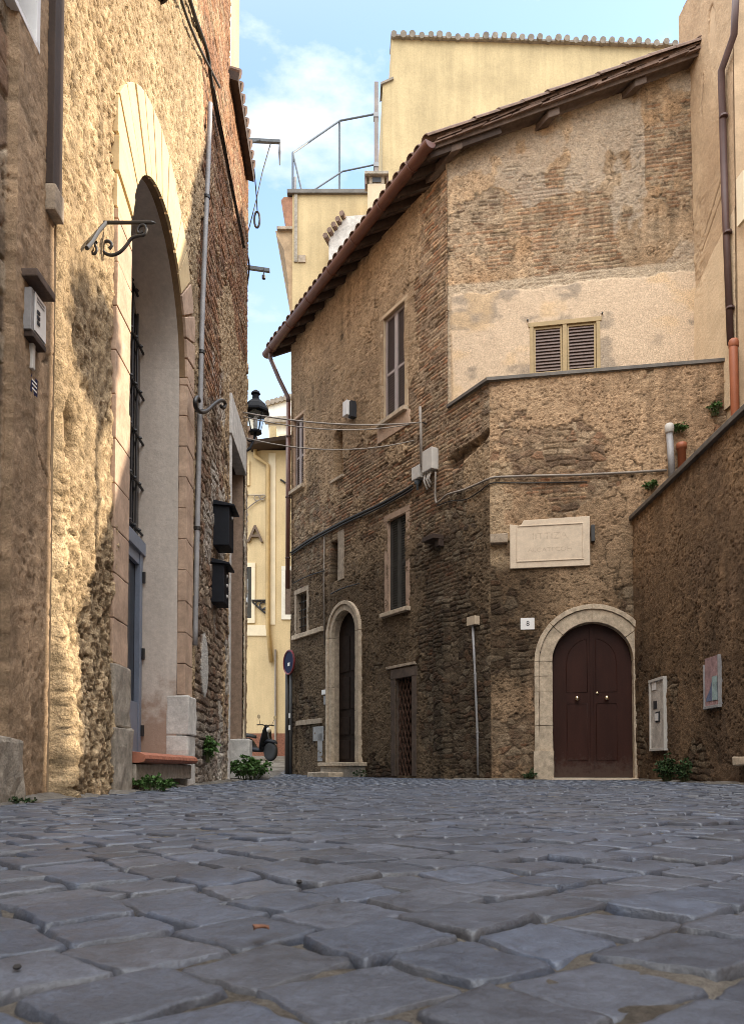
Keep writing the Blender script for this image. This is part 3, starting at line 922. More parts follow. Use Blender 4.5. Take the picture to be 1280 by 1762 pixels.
# end wall above the terrace
R_WU = WU.rect(911, 553, 1032, 640)
CREAM_TOP = WU.px(1000, 487)[1]
def surf_U(U, Z):
    nz = fbm(U * 2.2, Z * 2.2, 25, 4)
    pl = np.full(U.shape, 0.55, np.float32)
    br = np.full(U.shape, 0.95, np.float32)
    pl -= 1.1 * soft_rect(U, Z, (-.2, 0.98, 7.7, 9.0), 0.42)
    pl -= 1.0 * soft_rect(U, Z, (1.30, 2.4, 7.6, 8.75), 0.45)
    pl -= 0.5 * soft_rect(U, Z, (2.9, 3.8, 8.6, 10.2), 0.2)
    br -= 0.55 * soft_rect(U, Z, (-.1, 0.95, 8.4, 9.2), 0.15)
    D, C = old_wall(U, Z, 3000, pl, br, (.53, .40, .265), (.41, .27, .155), tint=1.05, relief=0.95, rs=(0.15, 0.07), mortar=(.45, .35, .24), erode=-.05, bpal=[(.50, .33, .20), (.45, .28, .17), (.55, .41, .27), (.42, .245, .14), (.52, .39, .25), (.38, .25, .16)])
    C = C * np.array((0.76, 0.72, 0.69)) * (1 - 0.16 * sstep(1.9, 2.6, U + 0.3 * nz))[..., None]
    gz = sstep(-0.02, 0.06, fbm(U * 1.7 + 4, Z * 1.1, 36, 5)) * sstep(7.2, 7.6, Z)
    C = lerp(C, np.array((.36, .295, .225)) * (1 + 0.35 * fbm(U * 26, Z * 26, 37, 3))[..., None], 0.55 * gz * (pl > 0.2))
    # newer cream render along the terrace, ragged upper edge, grey damp blotches
    cr = sstep(-0.02, 0.02, CREAM_TOP - Z + 0.05 * fbm(U * 5, Z * 5, 38, 4)) * sstep(0.02, 0.06, U - 0.05 - 0.03 * nz)
    band = sstep(-0.03, 0.03, CREAM_TOP + 0.18 - Z + 0.04 * fbm(U * 4, Z * 6, 39, 3)) * (1 - cr)
    C = lerp(C, np.array((.44, .35, .25)) * (1 + 0.3 * fbm(U * 20, Z * 20, 40, 3))[..., None], 0.8 * band)
    damp = sstep(0.0, 0.30, fbm(U * 2.2 + 1, Z * 3.4, 41, 5) + 0.40 * soft_rect(U, Z, (0.05, 0.95, 6.5, 7.3), 0.3) - 0.16)
    cc = lerp(np.array((.53, .405, .285)), np.array((.32, .255, .19)), damp)
    warm = sstep(0.1, 0.5, fbm(U * 1.9 + 7, Z * 2.7, 42, 4))
    cc = lerp(cc, np.array((.56, .39, .22)), 0.55 * warm)
    cc = cc * (1 + 0.12 * fbm(U * 30, Z * 30, 43, 3))[..., None]
    C = lerp(C, cc, cr)
    D = lerp(D, 0.022 + 0.008 * fbm(U * 3, Z * 3, 46, 4) + 0.0015 * fbm(U * 22, Z * 22, 47, 3), cr)
    return D, np.concatenate([C, (1 - 0.80 * cr)[..., None]], -1)
def keep_U(u, z):
    return (z < TOP_U(u)) & ~in_rect(u, z, R_WU, -0.01)
grid_wall('gable_wall', WU, 0.0, 3.70, 4.9, 10.6, 0.0135, 0.0115, surf_U, M['wall'], HOUSE, keep_U, (('u0', 0.02),))
# solid body behind the faces
def offs(fr, u, o):
    p = fr.pt(u, 0, o); return (p[0], p[1])
core = MB()
core.ground_prism([offs(WA, U_UP + 0.5, -0.55), offs(WA, A_END, -0.55), (2.6, 18.6), (4.6, 16.0), (4.6, 11.9), (1.95, 12.4)], -0.05, 8.55)
core.ground_prism([offs(WA, 0.7, -0.5), offs(WA, U_UP + 0.5, -0.55), (1.95, 12.4), (4.6, 11.9), (4.6, 11.1), offs(WB, 0.45, -0.42)], -0.05, 5.0)
core.build('inner_walls', M['core'], HOUSE)
far = MB()
far.ground_prism([offs(WA, A_END, 0.0), offs(WA, A_END + 0.02, -0.56), offs(WA, A_END - 0.3, -0.56), offs(WA, A_END - 0.3, -0.1)], -0.05, EAVE)
far.build('corner_return', M['core'], HOUSE)
floor_ = MB()
floor_.ground_prism([offs(WA, 0.06, -0.04), offs(WA, U_UP, -0.03), offs(WU, 3.6, 0.05), offs(WB, B_END - .02, -0.04)], 5.0, 5.1)
floor_.build('terrace_floor', M['grey_stone'], HOUSE)
# parapet coping: thin lead-grey slab following the terrace edge
cp = MB()
pA, pC, pB = offs(WA, U_UP, 0.035), (WA.pt(0, 0)[0] - 0.045, WA.pt(0, 0)[1] - 0.05), offs(WB, B_END + 0.35, 0.035)
qA, qC, qB = offs(WA, U_UP, -0.2), offs(WB, 0.22, -0.19), offs(WB, B_END + 0.35, -0.2)
cp.hexa([(*p, TERR + 0.004) for p in (pA, pC, qC, qA)] + [(*p, TERR + 0.05) for p in (pA, pC, qC, qA)])
cp.hexa([(*p, TERR + 0.004) for p in (pC, pB, qB, qC)] + [(*p, TERR + 0.05) for p in (pC, pB, qB, qC)])
cp.build('coping', M['lead'], HOUSE)

# ------------------------------------------------------------------ boundary wall on the right
LOW = thing('boundary_wall', 'low sooty brown rendered wall with a dark stone coping along the right edge of the lane', 'wall', (3.58, 8.0, 0))
D_TOP = 3.56
D_LEN = 5.25
def surf_D(U, Z):
    pl = np.full(U.shape, 0.95, np.float32)
    br = np.full(U.shape, 0.2, np.float32)
    pl -= 0.5 * soft_rect(U, Z, (-.2, 6, -1, 1.5), 0.4)
    soot_shade = 0.30 * sstep(3.0, 1.2, Z + 0.5 * fbm(U * 1.2, Z * .8, 52, 3)) + 0.20
    D, C = old_wall(U, Z, 4000, pl, br, (.29, .20, .125), (.20, .14, .095), soot_shade=np.clip(soot_shade, 0, .7), relief=1.0, tint=0.92, pit=1.0)
    C = C * np.array((1.05, 0.96, 0.87))
    pale = sstep(0.15, 0.45, fbm(U * 2.4 + 3, Z * 1.2, 53, 4)) * sstep(2.6, 1.2, Z)
    C = lerp(C, C * 1.7, 0.6 * pale)
    return D, C
grid_wall('wall', WD, 0.0, D_LEN, -0.05, D_TOP, 0.016, 0.0115, surf_D, M['wall_left'], LOW, lambda u, z: z < D_TOP)
b = MB()
b.box(WD, 0.05, D_LEN, -0.05, D_TOP - 0.01, -0.34, -0.06)
b.box(WD, D_LEN - 0.004, D_LEN + 0.01, -0.05, D_TOP - 0.01, -0.34, 0.0)
b.build('back_face', M['core'], LOW)
b = MB()
b.box(WD, -0.06, D_LEN + 0.04, D_TOP, D_TOP + 0.055, -0.38, 0.06)
b.build('coping', M['lead'], LOW, bevel=0.006, sub=0.4, rough=0.008)

# ------------------------------------------------------------------ plaster tower on the right
TOWER = thing('plaster_tower_house', 'tall tan plaster house at the right edge with a long brown rain pipe', 'house', (4.8, 10.7, 0))
def surf_C(U, Z):
    big = fbm(U * 1.1, Z * 0.8, 61, 4); fine = fbm(U * 26, Z * 26, 62, 4); mid = fbm(U * 5, Z * 5, 63, 4)
    st = fbm(U * 5, Z * 0.35, 64, 4)
    c = lerp(np.array((.47, .34, .22)), np.array((.39, .27, .17)), np.clip(.5 + 1.0 * big + .4 * st, 0, 1))
    c = c * (1 + 0.16 * fine + 0.12 * mid)[..., None]
    D = 0.010 * big + 0.005 * mid + 0.003 * fine
    # cream render below, along the terrace, edge rising towards the street
    lim = 7.12 + 0.42 * np.clip(U, 0, 2)
    cr = sstep(-0.015, 0.015, lim - Z + 0.02 * fbm(U * 6, Z * 6, 65, 3))
    c = lerp(c, np.array((.60, .46, .31)) * (1 + 0.10 * fbm(U * 9, Z * 3, 66, 4))[..., None], cr)
    D = D + 0.012 * cr
    # hole and cracks
    h0 = WC.px(1224, 45)
    h = sstep(0.10, 0.05, np.sqrt(((U - h0[0]) * 1.0) ** 2 + ((Z - h0[1]) * 0.30) ** 2) + 0.03 * fbm(U * 10, Z * 10, 67, 3))
    D = D - 0.08 * h
    c = lerp(c, np.array((.24, .15, .09)) * (1 + 0.5 * fine)[..., None], 0.8 * h)
    for a, b_ in (((1243, 300), (1212, 400)), ((1243, 330), (1208, 430)), ((1206, 195), (1209, 130))):
        d, t = seg_dist(U, Z, WC.px(*a), WC.px(*b_))
        k = sstep(0.03, 0.006, d + 0.025 * fbm(U * 8, Z * 8, 68, 3)) * 0.8
        D = D - 0.02 * k
        c = lerp(c, c * 0.45, k)
    gr = sstep(0.0, 0.4, fbm(U * 8, Z * 8, 69, 4) + 0.2) * soft_rect(U, Z, (-.1, 0.35, 7.0, 8.4), 0.2)
    D = D - 0.012 * gr
    c = lerp(c, c * 0.82, gr)
    return D, c
C_LEN = 1.10
grid_wall('street_wall', WC, -0.32, C_LEN, 5.0, 11.6, 0.012, 0.014, surf_C, M['wall_fine'], TOWER)
b = MB()
e0, e1 = WC.pt(-0.32, 0, -0.015), WC.pt(C_LEN, 0, -0.015)
b.ground_prism([(e0[0], e0[1]), (e1[0], e1[1]), (8.5, e1[1] - 0.6), (8.5, e0[1])], -0.05, 11.6)
b.build('body', plain('tower_plaster', (.46, .33, .21), .95, .2, 3, .004), TOWER)
b = MB()
b.ground_prism([(e0[0] + .05, e0[1]), (e1[0] + .05, e1[1]), (8.5, e1[1] - 0.6), (8.5, e0[1])], 11.605, 11.75)
b.build('roof', M['tile'], TOWER)

# ------------------------------------------------------------------ left house with the tall arch
LEFT = thing('arched_left_house', 'left house of rough sunlit tan plaster and brick with a tall cream arch', 'house', (-1.7, 7.0, 0))
L_LEN = 7.62
LA0, LA1 = 1.17, 3.05                                  # opening along u (u is about depth - 4.1)
L_R = (LA1 - LA0) / 2
L_S = 3.78
L_REC = 0.40
LD0, LD1, LD_TOP = 5.95, 7.25, 4.45                    # doorway at the far end
L_SILL = 0.27
def surf_L(U, Z):
    nz = fbm(U * 1.1, Z * 1.1, 71, 4)
    pl = np.full(U.shape, 0.95, np.float32)
    br = np.full(U.shape, 0.9, np.float32)
    bz = 3.85 - 0.10 * (Z - 5) + 0.35 * nz              # plaster gives way to brick beyond the arch
    pl -= 1.75 * sstep(bz - 0.35, bz + 0.35, U) * sstep(3.9, 4.4, Z + 0.4 * nz)
    pl -= 1.5 * sstep(3.6, 3.75, U) * sstep(4.4, 3.9, Z + 0.4 * nz)
    br -= 0.9 * sstep(4.7, 4.1, Z + 0.3 * nz)
    pl += 1.25 * sstep(5.0, 5.5, U + 0.3 * nz) * sstep(6.8, 5.4, Z)   # grainy grey render at the far end
    pl -= 0.9 * soft_rect(U, Z, (3.6, 5.8, 0, 4.0), 0.2)
    D, C = old_wall(U, Z, 5000, pl, br, (.47, .35, .215), (.36, .26, .155), relief=1.65, rs=(0.16, 0.12), pit=1.6, bsize=(0.26, 0.066), smear=0.35, bpal=[(.42, .22, .12), (.36, .19, .11), (.48, .28, .16), (.30, .17, .11), (.45, .32, .2)])
    far = sstep(3.5, 3.9, U)
    C = lerp(C, C * np.array((1.02, 0.98, 0.98)), far)
    # rougher, gouged plaster on the near part
    near = sstep(1.15, 0.75, U)
    f1, e, rid = voro(U / 0.045 + 0.5 * fbm(U * 9, Z * 9, 72, 2), Z / 0.075, 73)
    gou = sstep(3.6, 3.2, U) * (rid > 0.60) * sstep(0.40, 0.22, f1) * sstep(-0.25, 0.15, fbm(U * 3, Z * 2.0, 74, 3))
    D = D - 0.013 * gou + near * (0.007 * fbm(U * 7, Z * 3.5, 75, 4) + 0.008 * fbm(U * 22, Z * 14, 78, 3))
    C = C * (1 - 0.40 * gou)[..., None]
    low = near * sstep(2.9, 1.2, Z + 0.5 * nz)
    f1, e, rid = voro(U / 0.055 + 0.6 * nz, Z / 0.115 + 0.5 * fbm(U * 6, Z * 6, 82, 2), 76)
    D = D + low * (0.016 * (rid - 0.5) - 0.016 * sstep(0.16, 0.0, e) + 0.008 * fbm(U * 18, Z * 9, 83, 3) + 0.014 * fbm(U * 13, Z * 3.0, 84, 4))
    C = lerp(C, C * (0.75 + 0.6 * rid)[..., None], low)
    # swollen foot
    foot = sstep(1.15, 0.0, Z) * sstep(1.3, 0.0, U)
    D = D + 0.10 * foot + 0.02 * sstep(3.0, 0.8, Z) * near
    # dark pocket
    p0 = WL.px(112, 745)
    k = sstep(0.10, 0.05, np.sqrt(((U - p0[0]) * 1.1) ** 2 + ((Z - p0[1]) * 0.55) ** 2) + 0.03 * nz)
    D = D - 0.08 * k
    C = lerp(C, C * 0.5, k)
    # white limewash patch by the pipe foot
    w0 = WL.px(350, 1145)
    k = sstep(1.0, 0.85, np.sqrt(((U - w0[0]) / 0.22) ** 2 + ((Z - w0[1]) / 0.36) ** 2) + 0.25 * nz)
    C = lerp(C, np.array((.58, .56, .52)) * (1 + .2 * nz)[..., None], 0.85 * k)
    D = lerp(D, np.full_like(D, 0.022), k)
    gs = sstep(0.9, 0.3, Z + 0.3 * nz) * far
    C = lerp(C, np.array((.30, .27, .235)) * (1 + 0.5 * fbm(U * 22, Z * 22, 79, 3))[..., None], 0.6 * gs)
    pt_ = sstep(0.22, 0.30, fbm(U * 2.1, Z * 1.5, 77, 4)) * sstep(3.7, 4.0, U) * sstep(5.4, 4.6, Z)
    C = lerp(C, np.array((.47, .42, .36)) * (1 + .3 * nz)[..., None], 0.7 * pt_)
    return D, C
def keep_L(u, z):
    k = ~in_arch(u, z, LA0 - 0.03, LA1 + 0.03, L_S)
    k &= ~((u > LD0) & (u < LD1) & (z < LD_TOP))
    k &= ~((u > 5.75) & (z > 9.12))
    return k
grid_wall('street_wall', WL, -0.08, L_LEN, -0.05, 11.0, 0.0145, 0.0125, surf_L, M['wall_left'], LEFT, keep_L, (('u0', 0.03),))
b = MB()
def lp(u, o):
    p = WL.pt(u, 0, o); return (p[0], p[1])
b.ground_prism([lp(-0.077, 0.0), lp(0.35, -0.06), lp(0.35, -0.5), lp(-0.07, -0.5)], -0.05, 11.0)
b.ground_prism([lp(0.35, -0.62), lp(L_LEN - 0.05, -0.62), lp(L_LEN - 0.05, -5.0), lp(0.35, -5.0)], -0.05, 9.1)
b.ground_prism([lp(0.45, -0.5), lp(5.78, -0.5), lp(5.78, -5.0), lp(0.45, -5.0)], 8.9, 12.5)
b.ground_prism([lp(L_LEN - 0.12, -0.08), lp(L_LEN, -0.001), lp(L_LEN, -0.62), lp(L_LEN - 0.12, -0.62)], -0.05, 9.1)
b.build('inner_walls', plain('left_core', (.30, .22, .14), .95, .3, 6, .004), LEFT)
up = MB()
up.ground_prism([lp(5.78, -0.05), lp(6.95, -0.05), lp(6.95, -3.0), lp(5.78, -3.0)], 9.12, 16.0)
up.build('upper_storey', M['yellow'], LEFT)
up = MB()
up.box(WL, 5.80, 6.0, 9.3, 15.8, -0.052, -0.02)
up.build('corner_strip', M['cream'], LEFT)
ev = MB()
ev.hexa([WL.pt(5.66, 9.02, -0.05), WL.pt(7.40, 9.02, -0.05), WL.pt(7.40, 8.97, 0.12), WL.pt(5.66, 8.97, 0.12),
         WL.pt(5.66, 9.14, -0.05), WL.pt(7.40, 9.14, -0.05), WL.pt(7.40, 9.08, 0.125), WL.pt(5.66, 9.08, 0.125)])
ev.hexa([WL.pt(6.96, 9.14, -0.06), WL.pt(7.58, 9.14, -0.06), WL.pt(7.58, 9.14, -3.0), WL.pt(6.96, 9.14, -3.0),
         WL.pt(6.96, 9.18, -0.06), WL.pt(7.58, 9.18, -0.06), WL.pt(7.58, 9.6, -3.0), WL.pt(6.96, 9.6, -3.0)])
EAV = ev.build('eave', M['wood_dark'], LEFT)
tl = MB()
k = 0
u = 5.72
while u < 7.38:
    tl.tube([WL.pt(u, 9.18, -0.06), WL.pt(u, 9.115, 0.145)], [0.05, 0.055], 8)
    u += 0.19
tl.build('tiles', M['tile'], EAV)

# ------------------------------------------------------------------ nearest house on the left
NEAR = thing('nearest_left_house', 'nearest house at the left edge, shaded smooth tan plaster pier beside dark rubble', 'house', (-1.73, 3.0, 0))
U0P = W0.px(15, 900)[0]
U0E = 4.022
N_W = W0.rect(20, -160, 68, 38)
def surf_0(U, Z):
    nz = fbm(U * 1.2, Z * 1.2, 81, 4)
    pl = np.where(U > U0P - 0.02 + 0.02 * nz, 1.4, -1.2).astype(np.float32)
    pl -= 0.5 * sstep(0.8, 0.2, Z)
    D, C = old_wall(U, Z, 6000, pl, np.zeros_like(U), (.42, .30, .195), (.36, .25, .16), relief=1.1, rs=(0.17, 0.20), pit=0.7)
    D = np.where(U > U0P, D * 0.55 + 0.004, D - 0.035)
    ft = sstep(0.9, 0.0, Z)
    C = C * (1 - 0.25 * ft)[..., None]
    return D, C
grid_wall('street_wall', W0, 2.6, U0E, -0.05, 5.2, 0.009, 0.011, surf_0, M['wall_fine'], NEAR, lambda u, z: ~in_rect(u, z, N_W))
b = MB()
b.box(W0, -9.0, 2.61, -0.05, 9.0, -4.5, -0.02)
b.box(W0, 2.61, U0E, -0.05, 9.0, -4.5, -0.16)
b.box(W0, 2.61, U0E, 5.2, 9.0, -0.161, 0.0)
b.build('inner_walls', plain('near_core', (.30, .215, .135), .95, .25, 5, .004), NEAR)

# ------------------------------------------------------------------ houses outside the frame that shade the lane
RS = thing('gabled_house', 'tan gabled house behind the boundary wall, beyond the right edge of the photo', 'house', (6.5, 8.0, 0))
b = MB()
gab = [(5.86, -0.05), (5.86, 5.2), (9.95, 11.4), (9.95, -0.05)]
b.add([(5.5, y, z) for y, z in gab] + [(9.0, y, z) for y, z in gab], [(0, 1, 2, 3), (7, 6, 5, 4), (0, 4, 5, 1), (1, 5, 6, 2), (2, 6, 7, 3), (3, 7, 4, 0)])
b.build('wall', M['core'], RS)
NR = thing('near_right_house', 'tan rendered house nearer than the boundary wall, outside the photo on the right', 'house', (5.0, 0, 0))
b = MB()
b.ground_prism([(3.62, -9.0), (8.0, -9.0), (8.0, 5.12), (3.62, 5.12)], -0.05, 9.0)
b.build('wall', plain('right_house_plaster', (.44, .32, .21), .95, .2, 3, .004), NR)
# ------------------------------------------------------------------ roof, gutter and pipes of the old brick house
back = (G2 - G1)
up_ = R1 - G1
R1e = R1 + up_ * 0.06
nrm = up_.cross(back).normalized()
if nrm.z < 0: nrm = -nrm
RB = back * 1.0
ROOF = MB()
lo = nrm * -0.02
hi = nrm * 0.035
p = [G1, R1e, R1e + RB, G2]
ROOF.hexa([v + lo for v in p] + [v + hi for v in p])
ROOF = ROOF.build('roof', M['wood_grey'], HOUSE, bevel=0.004)
# barrel tiles, laid in columns up the slope; the first column overhangs the end wall
tl = MB()
sl = up_.normalized(); ac = back.normalized()
slope_len = (R1e - G1).length; width = back.length
rt = random.Random(3)
def half_tile(mb, a, d, r0, r1, h, n=7, thick=0.014, flip=1):
    e1 = ac
    v = []
    for (c, r) in ((a, r0), (a + d, r1)):
        for rr in (r, r - thick):
            for k in range(n):
                an = PI * k / (n - 1)
                v.append(c + e1 * (-math.cos(an) * rr) + nrm * (flip * math.sin(an) * rr * 0.8) + nrm * h)
    f = []
    o0, i0, o1, i1 = 0, n, 2 * n, 3 * n
    for k in range(n - 1):
        f += [(o0 + k, o0 + k + 1, o1 + k + 1, o1 + k), (i0 + k + 1, i0 + k, i1 + k, i1 + k + 1),
              (o0 + k + 1, o0 + k, i0 + k, i0 + k + 1), (o1 + k, o1 + k + 1, i1 + k + 1, i1 + k)]
    f += [(o0, o1, i1, i0), (o0 + n - 1, i0 + n - 1, i1 + n - 1, o1 + n - 1)]
    mb.add(v, f)
col = 0
c = -0.035
while c < width:
    s = -0.06
    while s < slope_len - 0.1:
        ja, jb = rt.uniform(-.012, .012), rt.uniform(-.01, .01)
        if s < 1.2 or col < 5 or s > slope_len - 0.8 or True:
            half_tile(tl, G1 + ac * (c + ja) + sl * s, sl * 0.46 + ac * jb, 0.098, 0.080, 0.085 + rt.uniform(0, .02))
            if col < 3:
                half_tile(tl, G1 + ac * (c + 0.1 + ja) + sl * (s + .05), sl * 0.46 + ac * jb, 0.085, 0.095, 0.125, flip=-1)
        s += 0.37
    c += 0.205; col += 1
vt = random.Random(8)
s = -0.05
while s < slope_len - 0.15:
    for lay, (h0, L) in enumerate(((-.012, .46), (.022, .40), (.055, .43))):
        st_ = s + .14 * lay + vt.uniform(-.03, .03)
        o_ = -.075 + .012 * lay + vt.uniform(-.015, .015)
        q = G1 + sl * st_ + ac * o_ + nrm * (h0 + .006)
        e_ = sl * (L - .02) + nrm * vt.uniform(.004, .026)
        w_ = ac * .2; t_ = nrm * .020
        tl.hexa([q, q + w_, q + w_ + e_, q + e_, q + t_, q + w_ + t_, q + w_ + e_ + t_, q + e_ + t_])
    s += .43
tl.build('tiles', M['tile'], ROOF)
rf = MB()                                             # rafters seen from below along the eave
k = 0.05
while k < width - 0.1:
    a = G1 + ac * k + sl * 0.03
    w = ac * 0.075
    rf.hexa([a - nrm * .14, a - nrm * .14 + w, a - nrm * .14 + w + sl * 1.1, a - nrm * .14 + sl * 1.1,
             a - nrm * .025, a - nrm * .025 + w, a - nrm * .025 + w + sl * 1.1, a - nrm * .025 + sl * 1.1])
    k += 0.42
rf.build('rafters', M['wood_dark'], ROOF)
vb = MB()                                             # board under the verge and the purlin ends
vb.hexa([G1 + sl * .0 - nrm * .055 - ac * .004, R1e - nrm * .055 - ac * .004, R1e - nrm * .055 + ac * .03, G1 - nrm * .055 + ac * .03,
         G1 - nrm * .022 - ac * .004, R1e - nrm * .022 - ac * .004, R1e - nrm * .022 + ac * .03, G1 - nrm * .022 + ac * .03])
vb.build('verge_board', M['wood_grey'], ROOF)
for fx, dz in ((0.10, -.17), (0.475, -.17), (0.80, -.155)):
    a = G1 + up_ * fx + ac * 0.06 + Vector((0, 0, dz))
    b = MB()
    w, hgt = sl * 0.17, Vector((0, 0, 0.12))
    b.hexa([a, a + w, a + w + ac * .7, a + ac * .7, a + hgt, a + w + hgt, a + w + hgt + ac * .7, a + hgt + ac * .7])
    b.build('purlin_end', M['wood_grey'], ROOF, bevel=0.012)
# half-round copper gutter
gt = MB()
gd = (G2 - G1).normalized()
gs = Vector((gd.y, -gd.x, 0)).normalized()
if gs.dot(Vector(WA.n + (0,))) < 0: gs = -gs
ga, gb = G1 - gd * 0.10 + gs * 0.03, G2 + gd * 0.08 + gs * 0.03
v, f = [], []
nseg = 14
R_G = 0.098
for cen in (ga, gb):
    for r in (R_G, R_G - 0.008):
        for k in range(nseg):
            an = PI + PI * k / (nseg - 1)
            v.append(cen + gs * math.cos(an) * r + Vector((0, 0, math.sin(an) * r)))
for k in range(nseg - 1):
    f += [(k, k + 1, 2 * nseg + k + 1, 2 * nseg + k), (nseg + k + 1, nseg + k, 3 * nseg + k, 3 * nseg + k + 1),
          (k + 1, k, nseg + k, nseg + k + 1), (2 * nseg + k, 2 * nseg + k + 1, 3 * nseg + k + 1, 3 * nseg + k)]
f += [(0, 2 * nseg, 3 * nseg, nseg), (nseg - 1, 2 * nseg - 1, 4 * nseg - 1, 3 * nseg - 1)]
f += [tuple(range(nseg - 1, -1, -1)), tuple(2 * nseg + k for k in range(nseg))]
gt.add(v, f)
GUT = gt.build('gutter', M['copper'], HOUSE, smooth=False)
k = 0.5
glen = (gb - ga).length
while k < glen:
    c0 = ga + gd * k
    b = MB(); b.tube([c0 + gs * math.cos(PI + PI * j / 8) * (R_G + .006) + Vector((0, 0, math.sin(PI + PI * j / 8) * (R_G + .006))) for j in range(9)], 0.008, 5)
    b.build('gutter_bracket', M['copper'], GUT)
    k += 0.9
dp_u = A_END - 0.02
b = MB()
pts = [gb - gd * 0.22 + Vector((0, 0, -.09)), gb - gd * 0.22 + Vector((0, 0, -.20))]
tgt = Vector(WA.pt(dp_u, 8.05, 0.10))
pts += [pts[1].lerp(tgt, 0.5) + Vector((0, 0, -.03)), tgt, Vector(WA.pt(dp_u, 7.9, 0.09))]
b.tube(pts, 0.045, 10)
b.build('swan_neck', M['pipe_brown'], HOUSE, smooth=True)
b = MB()
b.tube([WA.pt(dp_u, 7.93, 0.09), WA.pt(dp_u, 3.95, 0.09)], 0.048, 12)
DPI = b.build('downpipe', M['copper'], HOUSE, smooth=True)
for zz in (7.2, 5.9, 4.6):
    b = MB(); b.lathe([(0.05, -.015), (0.058, -.012), (0.058, .012), (0.05, .015)], WA.pt(dp_u, zz, .09), 12)
    b.build('pipe_clip', M['pipe_brown'], DPI)

# ------------------------------------------------------------------ windows
def shutter(fr, u0, u1, z0, z1, o, mat_f, mat_s, parent, bars=(), pitch=0.042, st=0.045, name='shutter'):
    """a louvred leaf: frame as one mesh, slats inside it as a sub-mesh of the same leaf"""
    mb = MB()
    mb.box(fr, u0, u0 + st, z0, z1, o, o + 0.035)
    mb.box(fr, u1 - st, u1, z0, z1, o, o + 0.035)
    zs = [z0] + [z0 + (z1 - z0) * t - st / 2 for t in bars] + [z1 - st]
    for z in zs:
        mb.box(fr, u0 + st, u1 - st, z, z + st, o + 0.002, o + 0.033)
    leaf = mb.build(name, mat_f, parent, bevel=0.003)
    sm = MB()
    z = z0 + st + pitch * 0.3
    while z < z1 - st - 0.01:
        a = u0 + st; b_ = u1 - st
        sm.add([fr.pt(a, z, o + .030), fr.pt(b_, z, o + .030), fr.pt(b_, z + pitch * .8, o + .004), fr.pt(a, z + pitch * .8, o + .004),
                fr.pt(a, z + .009, o + .030), fr.pt(b_, z + .009, o + .030), fr.pt(b_, z + pitch * .8 + .009, o + .004), fr.pt(a, z + pitch * .8 + .009, o + .004)],
               [(0, 3, 2, 1), (4, 5, 6, 7), (0, 1, 5, 4), (1, 2, 6, 5), (2, 3, 7, 6), (3, 0, 4, 7)])
        z += pitch
    sm.box(fr, u0 + st, u1 - st, z0 + st, z1 - st, o - 0.006, o + 0.001)
    sm.build('louvre', mat_s, leaf)
    return leaf
def surround(fr, r, w, o0, o1, mb, wt=None, wb=None):
    u0, u1, z0, z1 = r
    wt = w if wt is None else wt
    mb.box(fr, u0 - w, u0, z0, z1, o0, o1); mb.box(fr, u1, u1 + w, z0, z1, o0, o1 - 0.002)
    if wt: mb.box(fr, u0 - w - .003, u1 + w + .003, z1, z1 + wt, o0, o1 + 0.003)
    if wb: mb.box(fr, u0 - w - .003, u1 + w + .003, z0 - wb, z0, o0, o1 + 0.003)
    return mb
def old_window(fr, r, sw, mat_sur, mf, ms, bars, sill_w, wt=None, ow=0.012):
    mb = surround(fr, r, sw, -0.30, ow, MB(), wt)
    win = mb.build('window', mat_sur, HOUSE, bevel=0.006, sub=0.5, rough=0.006)
    b = MB(); b.box(fr, r[0] - 0.02, r[1] + 0.02, r[2] - 0.02, r[3] + 0.02, -0.32, -0.29); b.build('pane', M['glass'], win)
    m = (r[0] + r[1]) / 2
    for a, c in ((r[0] + .008, m - .003), (m + .003, r[1] - .008)):
        shutter(fr, a, c, r[2] + .01, r[3] - .01, -0.075, mf, ms, win, bars)
    b = MB(); b.box(fr, r[0] - sill_w, r[1] + sill_w, r[2] - 0.075, r[2] - 0.004, -0.30, 0.10)
    b.build('sill', M['travertine'], win, bevel=0.008)
    return win
old_window(WA, R_W1, 0.10, plain('pale_reveal', (.46, .35, .235), .9, .2, 8, .003), M['shutter_frame'], M['shutter'], (0.45,), 0.10, 0.06)
b = MB(); b.box(WA, R_W1[0] - .16, R_W1[1] + .16, R_W1[2] - .33, R_W1[2] - .076, -0.02, 0.035)
b.build('apron', M['ochre_block'], HOUSE, bevel=0.01, sub=0.4, rough=0.01)
old_window(WA, R_W2, 0.11, plain('rosy_stone', (.36, .25, .18), .9, .25, 8, .003), M['shutter_dark'], M['shutter_dark'], (0.5,), 0.14, 0.10)
old_window(WA, R_W3, 0.09, M['ochre_block'], M['shutter_frame'], M['shutter'], (0.45,), 0.08, 0.05)
# small barred window at the far end
mb = surround(WA, R_SM, 0.09, -0.25, 0.02, MB(), 0.10)
w = mb.build('window', M['travertine_dark'], HOUSE, bevel=0.006)
b = MB(); b.box(WA, R_SM[0] - .02, R_SM[1] + .02, R_SM[2] - .02, R_SM[3] + .02, -0.27, -0.22); b.build('pane', M['glass'], w)
b = MB()
for i in range(1, 5):
    z = R_SM[2] + (R_SM[3] - R_SM[2]) * i / 5
    b.tube([WA.pt(R_SM[0], z, -.06), WA.pt(R_SM[1], z, -.06)], .010, 6)
for i in range(1, 4):
    u = R_SM[0] + (R_SM[1] - R_SM[0]) * i / 4
    b.tube([WA.pt(u, R_SM[2], -.05), WA.pt(u, R_SM[3], -.05)], .010, 6)
b.build('bars', M['iron'], w)
b = MB(); b.box(WA, R_SM[0] - .75, R_SM[1] + .12, R_SM[2] - .10, R_SM[2] - .004, -0.1, 0.07); b.build('sill', M['travertine'], w, bevel=0.008, sub=0.3, rough=0.008)
